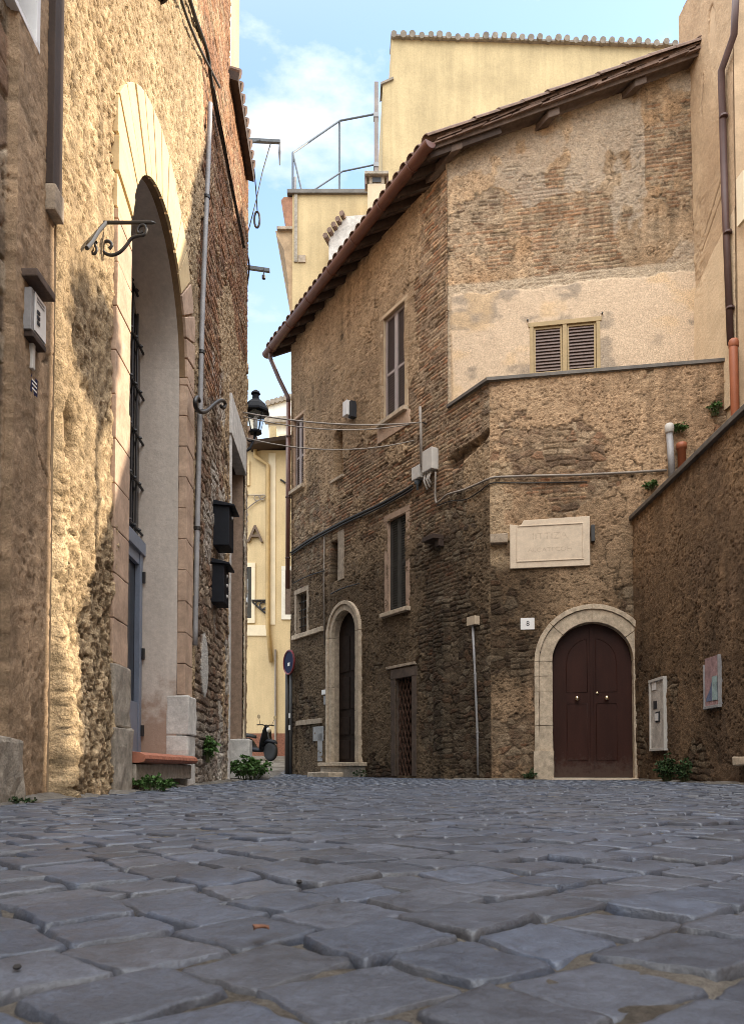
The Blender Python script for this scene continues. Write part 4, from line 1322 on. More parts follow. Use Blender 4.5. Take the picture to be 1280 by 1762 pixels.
# slit window: stone jamb
b = MB(); b.box(WA, R_SL[0] - .22, R_SL[0], R_SL[2] - .05, R_SL[3] + .15, -0.04, 0.025)
b.build('jamb_stone', M['travertine_dark'], HOUSE, bevel=0.01, sub=0.3, rough=0.01)
# blind niche sill
b = MB(); b.box(WA, R_NI[0] - .06, R_NI[1] + .08, R_NI[2] - .05, R_NI[2], -0.1, 0.05)
b.build('niche_sill', M['travertine'], HOUSE, bevel=0.006)
# ledge strips and string marks low on the street wall
b = MB()
a = WA.px(716, 1140); c = WA.px(668, 1148)
b.box(WA, a[0], c[0], a[1] - .03, a[1] + .015, -0.02, 0.05)
b.build('lintel_ledge', M['travertine_dark'], HOUSE, bevel=0.006)
b = MB()
a = WA.px(556, 1240); c = WA.px(512, 1240)
b.box(WA, a[0], c[0], a[1] - .05, a[1] + .05, -0.02, 0.045)
b.build('stone_ledge', M['travertine_dark'], HOUSE, bevel=0.006, sub=.3, rough=.006)
b = MB()
for (x0, y0, x1, y1) in ((548, 1262, 556, 1310), (540, 1250, 558, 1275)):
    r = WA.rect(x0, y0, x1, y1); b.box(WA, r[0], r[1], r[2], r[3], -.02, 0.02)
b.build('cement_patch', M['pipe_grey'], HOUSE, bevel=0.005)
# corbels: iron stub and stone corbels near the corner
b = MB()
r = WA.rect(744, 925, 764, 944); b.box(WA, r[0], r[1], r[3] - .07, r[3], -.02, 0.20); b.box(WA, r[0], r[0] + .12, r[2], r[3] - .07, -.02, 0.10)
b.build('corbel', M['wood_dark'], HOUSE, bevel=0.006)
b = MB()
r = WB.rect(836, 925, 868, 938); b.box(WB, 0.0, r[1] + .04, r[2], r[3] + .02, -.02, 0.12)
b.build('corbel', M['travertine_dark'], HOUSE, bevel=0.012, sub=.2, rough=.01)

# window above the terrace
def terrace_window():
    u0, u1, z0, z1 = R_WU
    mb = MB(); t = 0.055
    mb.box(WU, u0, u0 + t, z0, z1, -.10, .03); mb.box(WU, u1 - t, u1, z0, z1, -.10, .029)
    mb.box(WU, u0 - .02, u1 + .02, z1 - t, z1 + .012, -.10, .034)
    m = (u0 + u1) / 2
    mb.box(WU, m - .03, m + .03, z0, z1 - t, -.10, .026)
    win = mb.build('window', M['wood_yellow'], HOUSE, bevel=0.004)
    b = MB(); b.box(WU, u0, u1, z0, z1, -.16, -.12); b.build('pane', M['glass'], win)
    for a, c in ((u0 + t + .004, m - .034), (m + .034, u1 - t - .004)):
        shutter(WU, a, c, z0, z1 - t - .004, -.03, M['wood_yellow'], plain('mauve_slats', (.16, .115, .10), .6, .1, 10), win, (), 0.05, 0.03)
    for sx in (u0 - .03, u1 + .03):
        b = MB(); b.tube([WU.pt(sx, z1 + .05, .0), WU.pt(sx, z1 + .05, .06)], .012, 6)
        b.build('shutter_hook', M['iron'], win)
terrace_window()

# ------------------------------------------------------------------ doors of the old house
def arch_surround(name, fr, u0, u1, zs, zb, w, mat, parent, joints, o1=0.06, o0=-0.2, outer=0.07, cut=None, n=20, plinth=None):
    """stone architrave of a round-headed opening, cut into blocks"""
    cu, r = (u0 + u1) / 2, (u1 - u0) / 2
    mb = MB()
    g = 0.0025
    k = len(joints['arch']) - 1
    for i in range(k):
        a0, a1 = joints['arch'][i], joints['arch'][i + 1]
        ga = g / (r + w)
        mb.ring(fr, cu, zs, r, r + w - outer, a0 + ga, a1 - ga, o0, o1 - 0.015, max(4, n // k))
        mb.ring(fr, cu, zs, r + w - outer + 0.004, r + w, a0 + ga, a1 - ga, o0, o1 + 0.012, max(4, n // k))
    for side, z_list in joints['jamb'].items():
        for z0, z1 in zip(z_list[:-1], z_list[1:]):
            if side == 'a':
                mb.box(fr, u0 - w + outer - .004, u0, z0 + g, z1 - g, o0, o1 - .015)
                mb.box(fr, u0 - w, u0 - w + outer - .008, z0 + g, z1 - g, o0, o1 + .012)
            else:
                mb.box(fr, u1, u1 + w - outer + .004, z0 + g, z1 - g, o0, o1 - .015)
                mb.box(fr, u1 + w - outer + .008, u1 + w, z0 + g, z1 - g, o0, o1 + .012)
    if plinth:
        mb.box(fr, u0 - w - .02, u0 + .01, zb, plinth, o0, o1 + .035)
    return mb.build(name, mat, parent, bevel=0.005, sub=0.22, rough=0.007)
def leaf_poly(u0, u1, z0, zs, cu, r, n=14):
    """door leaf outline below a round head"""
    pts = [(u0, z0), (u1, z0)]
    us = np.linspace(u1, u0, n)
    pts += [(float(u), zs + math.sqrt(max(0, r * r - (u - cu) ** 2))) for u in us]
    return pts
cu = (SB0 + SB1) / 2
z_thr = 0.03
arch_surround('door_surround', WB, SB0, SB1, B_S, 0.0, 0.245, M['travertine'], HOUSE,
              {'arch': [0, 0.62, PI / 2, PI - 0.75, PI], 'jamb': {'a': [0.30, 0.75, B_S - .42, B_S - .2, B_S], 'b': [0.0, B_S - .33, B_S]}}, plinth=0.40)
b = MB(); b.box(WB, SB0 - .02, SB1 + .24, -0.05, z_thr, -0.22, 0.13); b.build('threshold', plain('pale_threshold', (.56, .46, .35), .8, .15, 8, .002), HOUSE, bevel=0.006)
DOOR = MB()
O_D = -0.12
DOOR.prism(WB, leaf_poly(SB0 - .01, SB1 + .01, z_thr, B_S, cu, B_R + .012), O_D - 0.10, O_D - 0.05)
DOOR = DOOR.build('door', M['door_brown'], HOUSE)
for sgn in (-1, 1):
    a, c = (SB0, cu - .004) if sgn < 0 else (cu + .004, SB1)
    mb = MB()
    mb.prism(WB, leaf_poly(a, c, z_thr + .006, B_S, cu, B_R), O_D - 0.05, O_D)
    leaf = mb.build('leaf', M['door_brown'], DOOR, bevel=0.003)
    mo = MB()
    ia, ic = (a + .20, c - .055) if sgn < 0 else (a + .055, c - .20)
    def bead(pts):
        mo.tube([WB.pt(u, z, O_D + .002) for u, z in pts], .0055, 6, closed=True)
    bead([(ia, z_thr + .24), (ic, z_thr + .24), (ic, 1.06), (ia, 1.06)])
    rr = B_R - .20
    top = []
    for i in range(13):
        u = ic + (ia - ic) * i / 12
        top.append((u, B_S + math.sqrt(max(0.0, rr * rr - (u - cu) ** 2)) if abs(u - cu) < rr else B_S))
    bead([(ia, 1.22), (ic, 1.22)] + top)
    mo.build('moulding', M['door_brown'], leaf, smooth=True)
    b = MB()
    kx = (ia + ic) / 2 + sgn * 0.0
    b.lathe([(.018, 0), (.010, .012), (.012, .028), (.030, .04), (.034, .055), (.026, .07), (.0, .076)], WB.pt(kx, 1.13, O_D), 14, WB.n + (0,))
    b.build('knob', M['brass'], leaf, smooth=True)
    if sgn > 0:
        b = MB(); b.lathe([(.022, 0), (.022, .010), (.012, .016), (0, .017)], WB.pt(cu + .075, 1.205, O_D), 12, WB.n + (0,)); b.build('lock', M['brass'], leaf, smooth=True)
b = MB(); b.box(WB, cu - .022, cu + .022, z_thr + .006, B_TOP - .03, O_D, O_D + .014); b.build('cover_strip', M['door_brown'], DOOR, bevel=0.003)

# arched street door with pale stone surround
arch_surround('door_surround', WA, AD[0], AD[1], AD_S, 0.0, 0.18, M['travertine'], HOUSE,
              {'arch': [0, PI / 4, PI / 2, 3 * PI / 4, PI], 'jamb': {'a': [AD_STEP, 1.2, AD_S], 'b': [AD_STEP, 0.85, 1.7, AD_S]}}, o1=0.07, o0=-0.02)
b = MB()                                           # splayed inner reveal
b.ring(WA, (AD[0] + AD[1]) / 2, AD_S, AD_R, AD_R + .10, 0, PI, -0.14, -0.021, 16)
b.box(WA, AD[0] - .10, AD[0], AD_STEP, AD_S, -0.14, -0.021); b.box(WA, AD[1], AD[1] + .10, AD_STEP, AD_S, -0.14, -0.021)
b.build('reveal', M['travertine_dark'], HOUSE, bevel=0.003)
b = MB(); cua = (AD[0] + AD[1]) / 2
b.prism(WA, leaf_poly(AD[0] - .02, AD[1] + .02, AD_STEP, AD_S, cua, AD_R + .02), -0.18, -0.12)
D2 = b.build('door', M['door_dark'], HOUSE)
b = MB()
for z0, z1 in ((AD_STEP + .06, AD_STEP + .42), (AD_STEP + .52, AD_STEP + .85), (AD_STEP + 1.0, AD_STEP + 1.6), (AD_STEP + 1.7, AD_S)):
    for a, c in ((AD[0] + .05, cua - .03), (cua + .03, AD[1] - .05)):
        b.box(WA, a, c, z0, z1, -.121, -.105)
b.build('panel', M['door_dark'], D2, bevel=0.008)
b = MB(); b.box(WA, AD[0] - .34, AD[1] + .34, AD_STEP - .07, AD_STEP, -0.40, 0.16); b.build('doorstep', M['travertine'], HOUSE, bevel=0.01, sub=.3, rough=.006)
b = MB(); b.box(WA, AD[0] - .30, AD[1] + .30, -.05, AD_STEP - .071, -0.10, 0.12); b.build('step_base', M['grey_stone'], HOUSE, bevel=0.01, sub=.3, rough=.01)
b = MB(); r = WA.rect(566, 1332, 600, 1346); b.box(WA, r[0], r[1] + .1, -.05, 0.09, 0.0, 0.42); b.build('lower_step', M['travertine'], HOUSE, bevel=0.02, sub=.2, rough=.012)
# low door closed by a diamond grille
b = MB()
surround(WA, R_GR, 0.12, -0.25, 0.035, b, 0.16)
DG = b.build('door', plain('dark_stone_frame', (.085, .06, .045), .9, .3, 10, .004), HOUSE, bevel=0.008, sub=.4, rough=.008)
b = MB(); b.box(WA, R_GR[0] - .02, R_GR[1] + .02, -.05, R_GR[3] + .02, -.26, -.22); b.build('leaf', M['door_dark'], DG)
b = MB()
wdt, hgt = R_GR[1] - R_GR[0], R_GR[3]
ns = 5
for i in range(-12, 26):
    for s in (1, -1):
        # diagonal bars clipped to the opening
        slope = 2.3
        pts = []
        u_a = R_GR[0] + i * wdt / ns
        zz0, zz1 = 0.0, hgt
        ua, ub = u_a, u_a + s * (zz1 - zz0) / slope
        t0, t1 = 0.0, 1.0
        d_ = ub - ua
        for lim, sg in ((R_GR[0], 1), (R_GR[1], -1)):
            if abs(d_) > 1e-6:
                t = (lim - ua) / d_
                if d_ * sg > 0: t0 = max(t0, t)
                else: t1 = min(t1, t)
        if t1 - t0 > .02:
            b.tube([WA.pt(ua + d_ * t0, zz0 + hgt * t0, -.05 - .006 * s), WA.pt(ua + d_ * t1, zz0 + hgt * t1, -.05 - .006 * s)], .011, 5)
b.build('grille', plain('rusty_iron', (.07, .035, .022), .8, .3, 14), DG)

# ------------------------------------------------------------------ tower rain pipe and boundary pipes (parts of their houses)
b = MB()
P = [WC.px(1268, -60, .07), WC.px(1262, 60, .07), WC.px(1240, 122, .07), WC.px(1246, 330, .07), WC.px(1256, 592, .07)]
b.tube([WC.pt(u, z, .07) for u, z in P], 0.045, 12)
RPIP = b.build('rain_pipe', M['pipe_brown'], TOWER, smooth=True)
for y in (200, 400, 530):
    u, z = WC.px(1242 + (y - 122) * .033, y, .07)
    b = MB(); b.lathe([(.046, -.018), (.056, -.012), (.056, .012), (.046, .018)], WC.pt(u, z, .07), 12); b.build('pipe_clip', M['pipe_brown'], RPIP)
b = MB()
q0, q1 = WC.px(1262, 592, .10), WC.px(1268, 760, .10)
b.tube([WC.pt(q0[0], q0[1] + .02, .10), WC.pt(q0[0], q0[1] - .03, .11), WC.pt(q1[0], q1[1] - 1.5, .10)], [.052, .055, .055], 14)
b.lathe([(.056, -.05), (.064, -.04), (.064, .03), (.050, .06)], WC.pt(q0[0], q0[1], .105), 14)
b.build('lower_pipe', M['pipe_red'], TOWER, smooth=True)
b = MB(); r = WC.rect(1270, 300, 1282, 385)
b.box(WC, r[0], r[1], r[2], r[3], -.01, .03); b.build('window_surround', M['cream'], TOWER)

# ------------------------------------------------------------------ tall arch of the left house
cul = (LA0 + LA1) / 2
R_TOP, HALF_W = 1.47, L_R + 0.33
def fan_r(a):
    """outer edge of the fan: round above, cut off straight along the outside of the jambs"""
    return min(R_TOP, HALF_W / max(1e-3, abs(math.cos(a))))
def fan(mb, a0, a1, r_in, o0, o1, shrink=0.0, n=4):
    pts = []
    for i in range(n + 1):
        a = a0 + (a1 - a0) * i / n
        pts.append((cul + r_in * math.cos(a), L_S + r_in * math.sin(a)))
    for i in range(n, -1, -1):
        a = a0 + (a1 - a0) * i / n
        r = fan_r(a) - shrink
        pts.append((cul + r * math.cos(a), L_S + r * math.sin(a)))
    mb.prism(WL, pts, o0, o1)
AR, AR2 = MB(), MB()
nv = 17
fr_ = random.Random(12)
for i in range(nv):
    a0, a1 = PI * i / nv, PI * (i + 1) / nv
    fan(AR2 if i < 4 else AR, a0 + .009, a1 - .009, L_R + .004, -.02, .045 + fr_.uniform(-.006, .006))
ARCH = AR.build('arch', M['voussoir'], LEFT, bevel=0.005, sub=.2, rough=.004)
AR2.build('arch_foot', M['ochre_block'], LEFT, bevel=0.006, sub=.16, rough=.005)
b = MB()
for i in range(40):
    fan(b, PI * i / 40, PI * (i + 1) / 40, L_R, -.03, .022, 0.006, 1)
b.build('arch_joint', plain('arch_joint', (.22, .14, .075), .9, .2, 10), ARCH)
b = MB()
b.ring(WL, cul, L_S, L_R, L_R + .2, 0, PI, -L_REC, -0.031, 40)
b.box(WL, LA0 - .2, LA0, L_SILL, L_S, -L_REC, -0.031); b.box(WL, LA1, LA1 + .2, L_SILL, L_S, -L_REC, -0.031)
b.build('reveal', M['reveal'], LEFT)
def jamb(sgn):
    mb = MB()
    z = 0.83
    rr = random.Random(5)
    while z < L_S - .02:
        z1 = min(z + 0.288, L_S)
        if sgn < 0: mb.box(WL, LA0 - .33, LA0, z + .003, z1 - .003, -.03, .045 + rr.uniform(-.004, .004))
        else: mb.box(WL, LA1, LA1 + .33, z + .003, z1 - .003, -.03, .045 + rr.uniform(-.004, .004))
        z = z1
    mb.build('jamb', M['ochre_block'], LEFT, bevel=0.006, sub=.16, rough=.005)
    mb = MB()
    if sgn < 0:
        mb.box(WL, LA0 - .40, LA0 - .002, -.05, 0.42, -.12, .09); mb.box(WL, LA0 - .37, LA0 + .004, .425, 0.825, -.12, .07)
    else:
        mb.box(WL, LA1 - .004, LA1 + .36, -.05, 0.46, -.12, .075); mb.box(WL, LA1 - .002, LA1 + .37, .465, 0.825, -.12, .085)
    mb.build('jamb_base', M['grey_stone'] if sgn < 0 else M['white_stone'], LEFT, bevel=0.012, sub=.2, rough=.012)
jamb(-1); jamb(1)
# sill of rounded bricks over a cement step
b = MB()
n = 15
for i in range(n):
    a = LA0 + .01 + (LA1 - LA0 - .02) * i / n; c = LA0 + .01 + (LA1 - LA0 - .02) * (i + 1) / n - .006
    prof = [(-L_REC, .225), (-L_REC, .305), (0.06, .275), (.13, .27), (.165, .25), (.172, .225), (.16, .205), (.12, .195)]
    v = [WL.pt(a, z, o) for o, z in prof] + [WL.pt(c, z, o) for o, z in prof]
    m = len(prof)
    b.add(v, [tuple(range(m)), tuple(range(2 * m - 1, m - 1, -1))] + [(k, (k + 1) % m, m + (k + 1) % m, m + k) for k in range(m)])
b.build('brick_sill', M['terracotta'], LEFT, bevel=0.003)
b = MB(); b.box(WL, LA0 + .01, LA1 - .01, .07, .19, -L_REC, .11); b.build('step', M['grey_stone'], LEFT, bevel=0.01, sub=.25, rough=.012)
b = MB(); b.box(WL, LA0 + .06, LA1 - .03, -.05, .069, -L_REC, .02); b.build('step_base', M['core'], LEFT)
# glazed door with iron grille
b = MB()
o_d = -L_REC + .01
b.prism(WL, leaf_poly(LA0, LA1, L_SILL - .02, L_S, cul, L_R + .01, 30), o_d - .06, o_d)
DL = b.build('door', plain('dark_glazing', (.02, .02, .022), .15, .2, 4, spec=.6), LEFT)
b = MB()
for i in range(1, 12):
    u = LA0 + (LA1 - LA0) * i / 12
    b.tube([WL.pt(u, 2.25, -.375), WL.pt(u, L_S + math.sqrt(max(0, L_R ** 2 - (u - cul) ** 2)) - .02, -.375)], .011, 6)
for z in (2.3, 2.72, 3.14, 3.56, 3.98, 4.4):
    hw = L_R if z < L_S else math.sqrt(L_R ** 2 - (z - L_S) ** 2)
    b.tube([WL.pt(cul - hw, z, -.355), WL.pt(cul + hw, z, -.355)], .012, 6)
    for i in range(1, 12, 1):
        u = LA0 + (LA1 - LA0) * i / 12
        if abs(u - cul) < hw: b.lathe([(.006, 0), (.02, .012), (.006, .03)], WL.pt(u, z, -.355), 6, WL.n + (0,))
b.build('grille', M['iron'], DL)
b = MB()
for a, c in ((LA0 + .02, cul - .01), (cul + .01, LA1 - .02)):
    b.box(WL, a, a + .09, L_SILL + .005, 2.1, o_d, o_d + .05); b.box(WL, c - .09, c, L_SILL + .005, 2.1, o_d, o_d + .05)
    b.box(WL, a + .09, c - .09, L_SILL + .005, .75, o_d, o_d + .04); b.box(WL, a + .09, c - .09, 2.0, 2.1, o_d, o_d + .04)
b.box(WL, LA0, LA1, 2.1, 2.22, o_d, o_d + .07)
b.build('leaf', M['steel_blue'], DL, bevel=0.005)
for z in (.5, 1.2, 1.9):
    b = MB(); b.lathe([(.018, -.05), (.018, .05)], WL.pt(LA1 - .03, z, o_d + .06), 8)
    b.build('hinge', M['iron'], DL)

# far doorway of the left house: white frame, brown reveal, dark leaf
b = MB()
b.box(WL, LD0 - .12, LD0, 0.0, LD_TOP, -.10, .035)
b.box(WL, LD0 - .16, LD1 + .02, LD_TOP, LD_TOP + .52, -.10, .05)
FD = b.build('door', M['white_stone'], LEFT, bevel=0.006)
b = MB(); b.box(WL, LD1, LD1 + .10, 0.0, LD_TOP, -.55, .004); b.build('reveal', M['brown_reveal'], FD)
b = MB(); b.box(WL, LD0 - .1, LD1, LD_TOP - .001, LD_TOP + .10, -.55, -.101); b.box(WL, LD0 - .12, LD0 - .001, 0, LD_TOP, -.55, -.101); b.build('soffit', M['wood_dark'], FD)
b = MB(); b.box(WL, LD0, LD1, 0.0, LD_TOP, -.60, -.56); b.build('leaf', M['door_dark'], FD)
b = MB(); b.box(WL, LD1 + .09, LD1 + .118, 0.6, LD_TOP + .3, -.3, .03); b.build('edge_strip', M['cream'], FD)
b = MB(); b.box(WL, LD1 - .10, LD1 + .26, -.05, .58, -.45, .13); b.build('foot_stone', M['white_stone'], LEFT, bevel=0.02, sub=.2, rough=.012)

# nearest house: window corner, corner pipe
b = MB()
u0, u1, z0, z1 = N_W
b.box(W0, u0, u1, z0 - .03, z0, -.16, .012); b.box(W0, u1 - .04, u1, z0, z1, -.16, .012); b.box(W0, u0, u0 + .04, z0, z1, -.16, .011)
NW = b.build('window', M['plastic_white'], NEAR, bevel=0.003)
b = MB(); b.box(W0, u0 + .04, u1 - .04, z0, z1, -.11, -.09); b.build('pane', plain('sky_pane', (.35, .42, .50), .1, .05, 3, spec=.7), NW)
b = MB()
cpz = W0.px(90, 338)[1]
b.box(W0, U0E - .115, U0E + .0, cpz, 8.9, .003, .045)
b.build('corner_boxing', M['wood_dark'], NEAR, bevel=0.004)
b = MB(); b.box(W0, U0E - .12, U0E, cpz - .14, cpz - .002, .002, .06); b.build('corner_stone', M['travertine_dark'], NEAR, bevel=0.01)

# ------------------------------------------------------------------ yellow houses behind
EH = thing('tall_yellow_house', 'tall plain yellow house topped by a row of barrel tiles, behind the gable', 'house', (4.5, 20.5, 0))
zt_l = at(675, 66, 20.0)[2]; uR = 8.6; zt_r = zt_l
zl2 = at(657, 147, 20.0)[2]
uS = WE.px(655, 300)[0]
b = MB()
b.prism(WE, [(0, -.05), (uR, -.05), (uR, zt_r), (0.0, zt_l)], -4.0, 0)
b.prism(WE, [(uS, -.05), (-.001, -.05), (-.001, zl2 + .16), (uS + .05, zl2)], -4.0, -.003)
b.build('wall', M['yellow'], EH)
b = MB(); 
k = 0.06
while k < uR:
    z = zt_l + (zt_r - zt_l) * k / uR
    p0 = Vector(WE.pt(k, z + .02, .13)); p1 = Vector(WE.pt(k, z + .16, -.6))
    rj = rt.uniform(-.008, .008); p0.z += rt.uniform(-.012, .012); p0.y += rt.uniform(-.05, .03)
    b.tube([p0, p1], [.080 + rj, .075], 10)
    k += 0.24 + rt.uniform(-.014, .014)
b.prism(WE, [(0, zt_l - .02), (uR, zt_r - .02), (uR, zt_r + .03), (0, zt_l + .03)], -.5, .09)
b.build('tiles', M['tile_grey'], EH)
b = MB(); b.prism(WE, [(uS, zl2 - .02), (0.05, zl2 + .14), (0.05, zl2 + .2), (uS, zl2 + .04)], -.5, .05); b.build('ledge', M['tile_grey'], EH)
b = MB()
r = WE.rect(645, 148, 657, 520)
b.box(WE, r[0] - .02, r[1] - .10, r[2], r[3], -.02, .14); 
EF = b.build('flue', plain('flue_grey', (.23, .19, .17), .7, .2, 4), EH, bevel=0.01)
for y in (205, 290): 
    z = WE.px(650, y)[1]; b = MB(); b.box(WE, r[0] - .035, r[1] - .085, z - .06, z + .06, -.02, .155)
    b.build('collar', M['pipe_grey'], EF)

FH = thing('yellow_terrace_house', 'lower yellow house with a roof terrace and brown eave moulding on its left', 'house', (0, 19, 0))
zF = WF.px(560, 335)[1]
uF0 = 0.0; uF1 = 2.6
b = MB(); b.box(WF, uF0, uF1, -.05, zF, -9.0, 0); b.build('wall', M['yellow'], FH)
b = MB(); b.box(WF, uF0 - .12, uF1, zF, zF + .09, -9.0, .07); b.build('coping', M['lead'], FH)
cz = WF.px(485, 395)[1]
b = MB()
# big coved moulding along the side, seen end-on
prof = [(0, -2.1), (-.06, -1.9), (-.10, -1.2), (-.20, -.45), (-.36, -.12), (-.40, 0), (0, 0)]
b.prism(WF, [(u, cz + z) for u, z in prof], -9.0, -.05)
b.build('eave_moulding', plain('moulding_tan', (.36, .25, .15), .9, .3, 4, .004), FH)
b = MB(); b.box(WF, -.36, .0, cz + .0, cz + .06, -9.0, .03); b.build('ledge', M['travertine_dark'], FH)
b = MB()
prof = [(0, .06), (-.13, .06), (-.24, .55), (-.27, .72), (-.20, .80), (0, .80)]
b.prism(WF, [(u, cz + z) for u, z in prof], -9.0, -.02)
b.build('terracotta_roll', plain('terracotta_roll', (.30, .15, .09), .85, .35, 5, .004), FH)
b = MB(); r = WF.rect(510, 335, 520, 430); b.box(WF, r[0] - .05, r[0] + .03, r[2] - .3, r[3], 0, .03); b.build('damp_strip', M['grey_stone'], FH)
r = WF.rect(513, 440, 526, 452)
b = MB(); b.box(WF, r[0], r[1], r[2], r[3], -.01, .03); b.build('vent', M['travertine_dark'], FH)
# dormer with a tiled rake just over the gutter
b = MB(); 
dP = [at(595, 372, 17.6), at(672, 366, 17.6), at(672, 560, 17.6), at(566, 560, 17.6), at(566, 412, 17.6)]
b.prism(World(), [(p[0], p[2]) for p in dP], 17.6, 17.98)
DOR = b.build('dormer', M['white_stone'], FH)
b = MB()
p0, p1 = Vector(at(566, 412, 17.55)), Vector(at(594, 374, 17.55))
for i in range(5):
    c0 = p0.lerp(p1, i / 4.0)
    b.tube([c0 + Vector((-.08, -.10, .03)), c0 + Vector((.04, .35, .06))], [.062, .055], 8)
b.build('tiles', M['tile'], DOR)
# terrace railing: its own thing standing on the coping
RL = thing('terrace_railing', 'thin grey pipe railing on top of the lower yellow house', 'railing', WF.pt(1.0, zF + .09, -.3))
zc = zF + .09
b = MB()
def wf(x, y, o): 
    u, z = WF.px(x, y, o); return Vector(WF.pt(u, z, o))
A0 = wf(504, 263, -.05); A1 = wf(584, 208, -1.9); A2 = wf(646, 196, -1.9)
b.tube([A0, A1, A2], .026, 8)
M0 = wf(540, 327, -1.0); M1 = wf(589, 295, -1.9); M2 = wf(646, 283, -1.9)
b.build('top_rail', M['iron_grey'], RL)
b = MB(); b.tube([M0, M1, M2], .022, 8); b.build('middle_rail', M['iron_grey'], RL)
for pt in (A0, A1):
    b = MB(); b.tube([pt, (pt.x, pt.y, zc)], .026, 8); b.build('post', M['iron_grey'], RL)
b = MB(); b.tube([A0, (A0.x + .22, A0.y - .0, zc)], .022, 8); b.build('brace', M['iron_grey'], RL)
b = MB(); q = wf(508, 305, -.03); b.tube([q, (q.x, q.y, zc - .4)], .03, 8); b.build('short_pipe', M['pipe_grey'], RL)

CH = thing('chimney', 'small square chimney with a flat stone cap and dark slot, just over the copper gutter', 'chimney', at(648, 360, 17.2))
c0 = at(648, 345, 17.2)
b = MB()
wv = 0.20
b.box(World(), c0[0] - wv, c0[0] + wv, c0[2] - 2.6, c0[2] + .38, 17.2 - .0, 17.2 + .40)
b.build('shaft', plain('chimney_plaster', (.55, .44, .30), .9, .15, 5, .003), CH, bevel=0.01)
b = MB(); b.box(World(), c0[0] - .17, c0[0] + .17, c0[2] + .381, c0[2] + .56, 17.21, 17.58); CHT = b.build('hood', M['travertine_dark'], CH, bevel=0.006)
b = MB(); b.box(World(), c0[0] - .10, c0[0] + .10, c0[2] + .42, c0[2] + .53, 17.19, 17.22); b.build('slot', M['ink'], CHT)
b = MB(); b.box(World(), c0[0] - .27, c0[0] + .27, c0[2] + .561, c0[2] + .63, 17.12, 17.68); b.build('cap', M['grey_stone'], CH, bevel=0.01)
for sx in (-1, 1):
    b = MB(); b.box(World(), c0[0] + sx * .24 - .02, c0[0] + sx * .24 + .02, c0[2] + .381, c0[2] + .562, 17.2, 17.4)
    b.build('tile_support', M['tile'], CH)

# ------------------------------------------------------------------ far house closing the lane
GH = thing('far_yellow_house', 'yellow house with a brick plinth closing the lane at its far end', 'house', (-3.5, 26, .5))
zg = WG.px(470, 775)[1]
b = MB()
b.box(WG, 0.0, 6.2, -.05, zg, -6.0, 0.0)
b.build('wall', M['yellow_pale'], GH)
b = MB(); zp = WG.px(480, 1262)[1]
b.box(WG, 0.0, 6.2, -.05, zp, -.5, .04); b.build('plinth', M['brick_red'], GH)
ux = lambda x: WG.px(x, 1000)[0]
zx = lambda y: WG.px(460, y)[1]
b = MB()
b.hexa([WG.pt(ux(432), zg - .05, .6), WG.pt(ux(540), zg + .25, .6), WG.pt(ux(540), zg + .25, -3), WG.pt(ux(432), zg - .05, -3),
        WG.pt(ux(432), zg + .06, .65), WG.pt(ux(540), zg + .36, .65), WG.pt(ux(540), zg + 1.0, -3), WG.pt(ux(432), zg + .7, -3)])
b.build('roof', M['wood_dark'], GH)
b = MB(); b.box(WG, ux(405), ux(440), zg + .1, zx(748), -3, .35); b.box(WG, ux(405), ux(436), zx(752), zx(748) + .08, -3, .5)
b.build('side_roof', M['tile'], GH)
b = MB(); b.box(WG, ux(459), ux(470), zg - .2, zx(720), -2.5, -.6); b.build('attic', M['yellow'], GH)
b = MB(); b.box(WG, ux(476), ux(520), zg + .3, zx(735), -2.4, -.55); b.build('skylight', M['cream'], GH)
b = MB()
b.tube([WG.pt(ux(439), zx(770), .12), WG.pt(ux(439), zx(787), .12), WG.pt(ux(461), zx(802), .12), WG.pt(ux(462), zx(1080), .09), WG.pt(ux(468), zx(1140), .09)], .07, 8)
b.build('downpipe', plain('ochre_pipe', (.42, .29, .13), .6, .15, 5), GH, smooth=True)
b = MB(); b.tube([WG.pt(ux(475), zx(1118), .05), WG.pt(ux(476), zx(1300), .05)], .035, 8); b.build('conduit', M['cable_grey'], GH)
def far_window(x0, y0, x1, y1, white, name='window'):
    u0, u1, z0, z1 = WG.rect(x0, y0, x1, y1)
    b = MB(); surround(WG, (u0, u1, z0, z1), .12, -.1, .05, b, .14, .16)
    w = b.build(name, white, GH)
    b = MB(); b.box(WG, u0, u1, z0, z1, -.02, .012); b.build('pane', M['glass'], w)
    return w, u0, u1, z0, z1
w, u0, u1, z0, z1 = far_window(400, 976, 433, 1064, M['cream'])
b = MB(); b.box(WG, u0, u1 - .12, z0 + .4, z1 - .4, .013, .03); b.build('curtain', plain('pale_curtain', (.5, .52, .55), .8, .15, 3, stretch=(6, 1, .2)), w)
b = MB(); b.box(WG, u1 - .12, u1, z0, z1, .013, .05); b.build('shutter', M['shutter_dark'], w)
w, u0, u1, z0, z1 = far_window(491, 982, 520, 1058, M['white'])
b = MB(); b.box(WG, u0, u1, z0, z1, .013, .04); b.build('shutter', M['wood_grey'], w)
far_window(400, 800, 424, 828, M['yellow_pale'])
b = MB(); b.box(WG, ux(400), ux(463), zx(1094), zx(1076), 0, .04); b.build('string_course', M['cream'], GH)
b = MB(); b.box(WG, ux(462), ux(474), zx(1075), zx(780), 0, .03); b.build('pilaster_strip', M['cream'], GH)

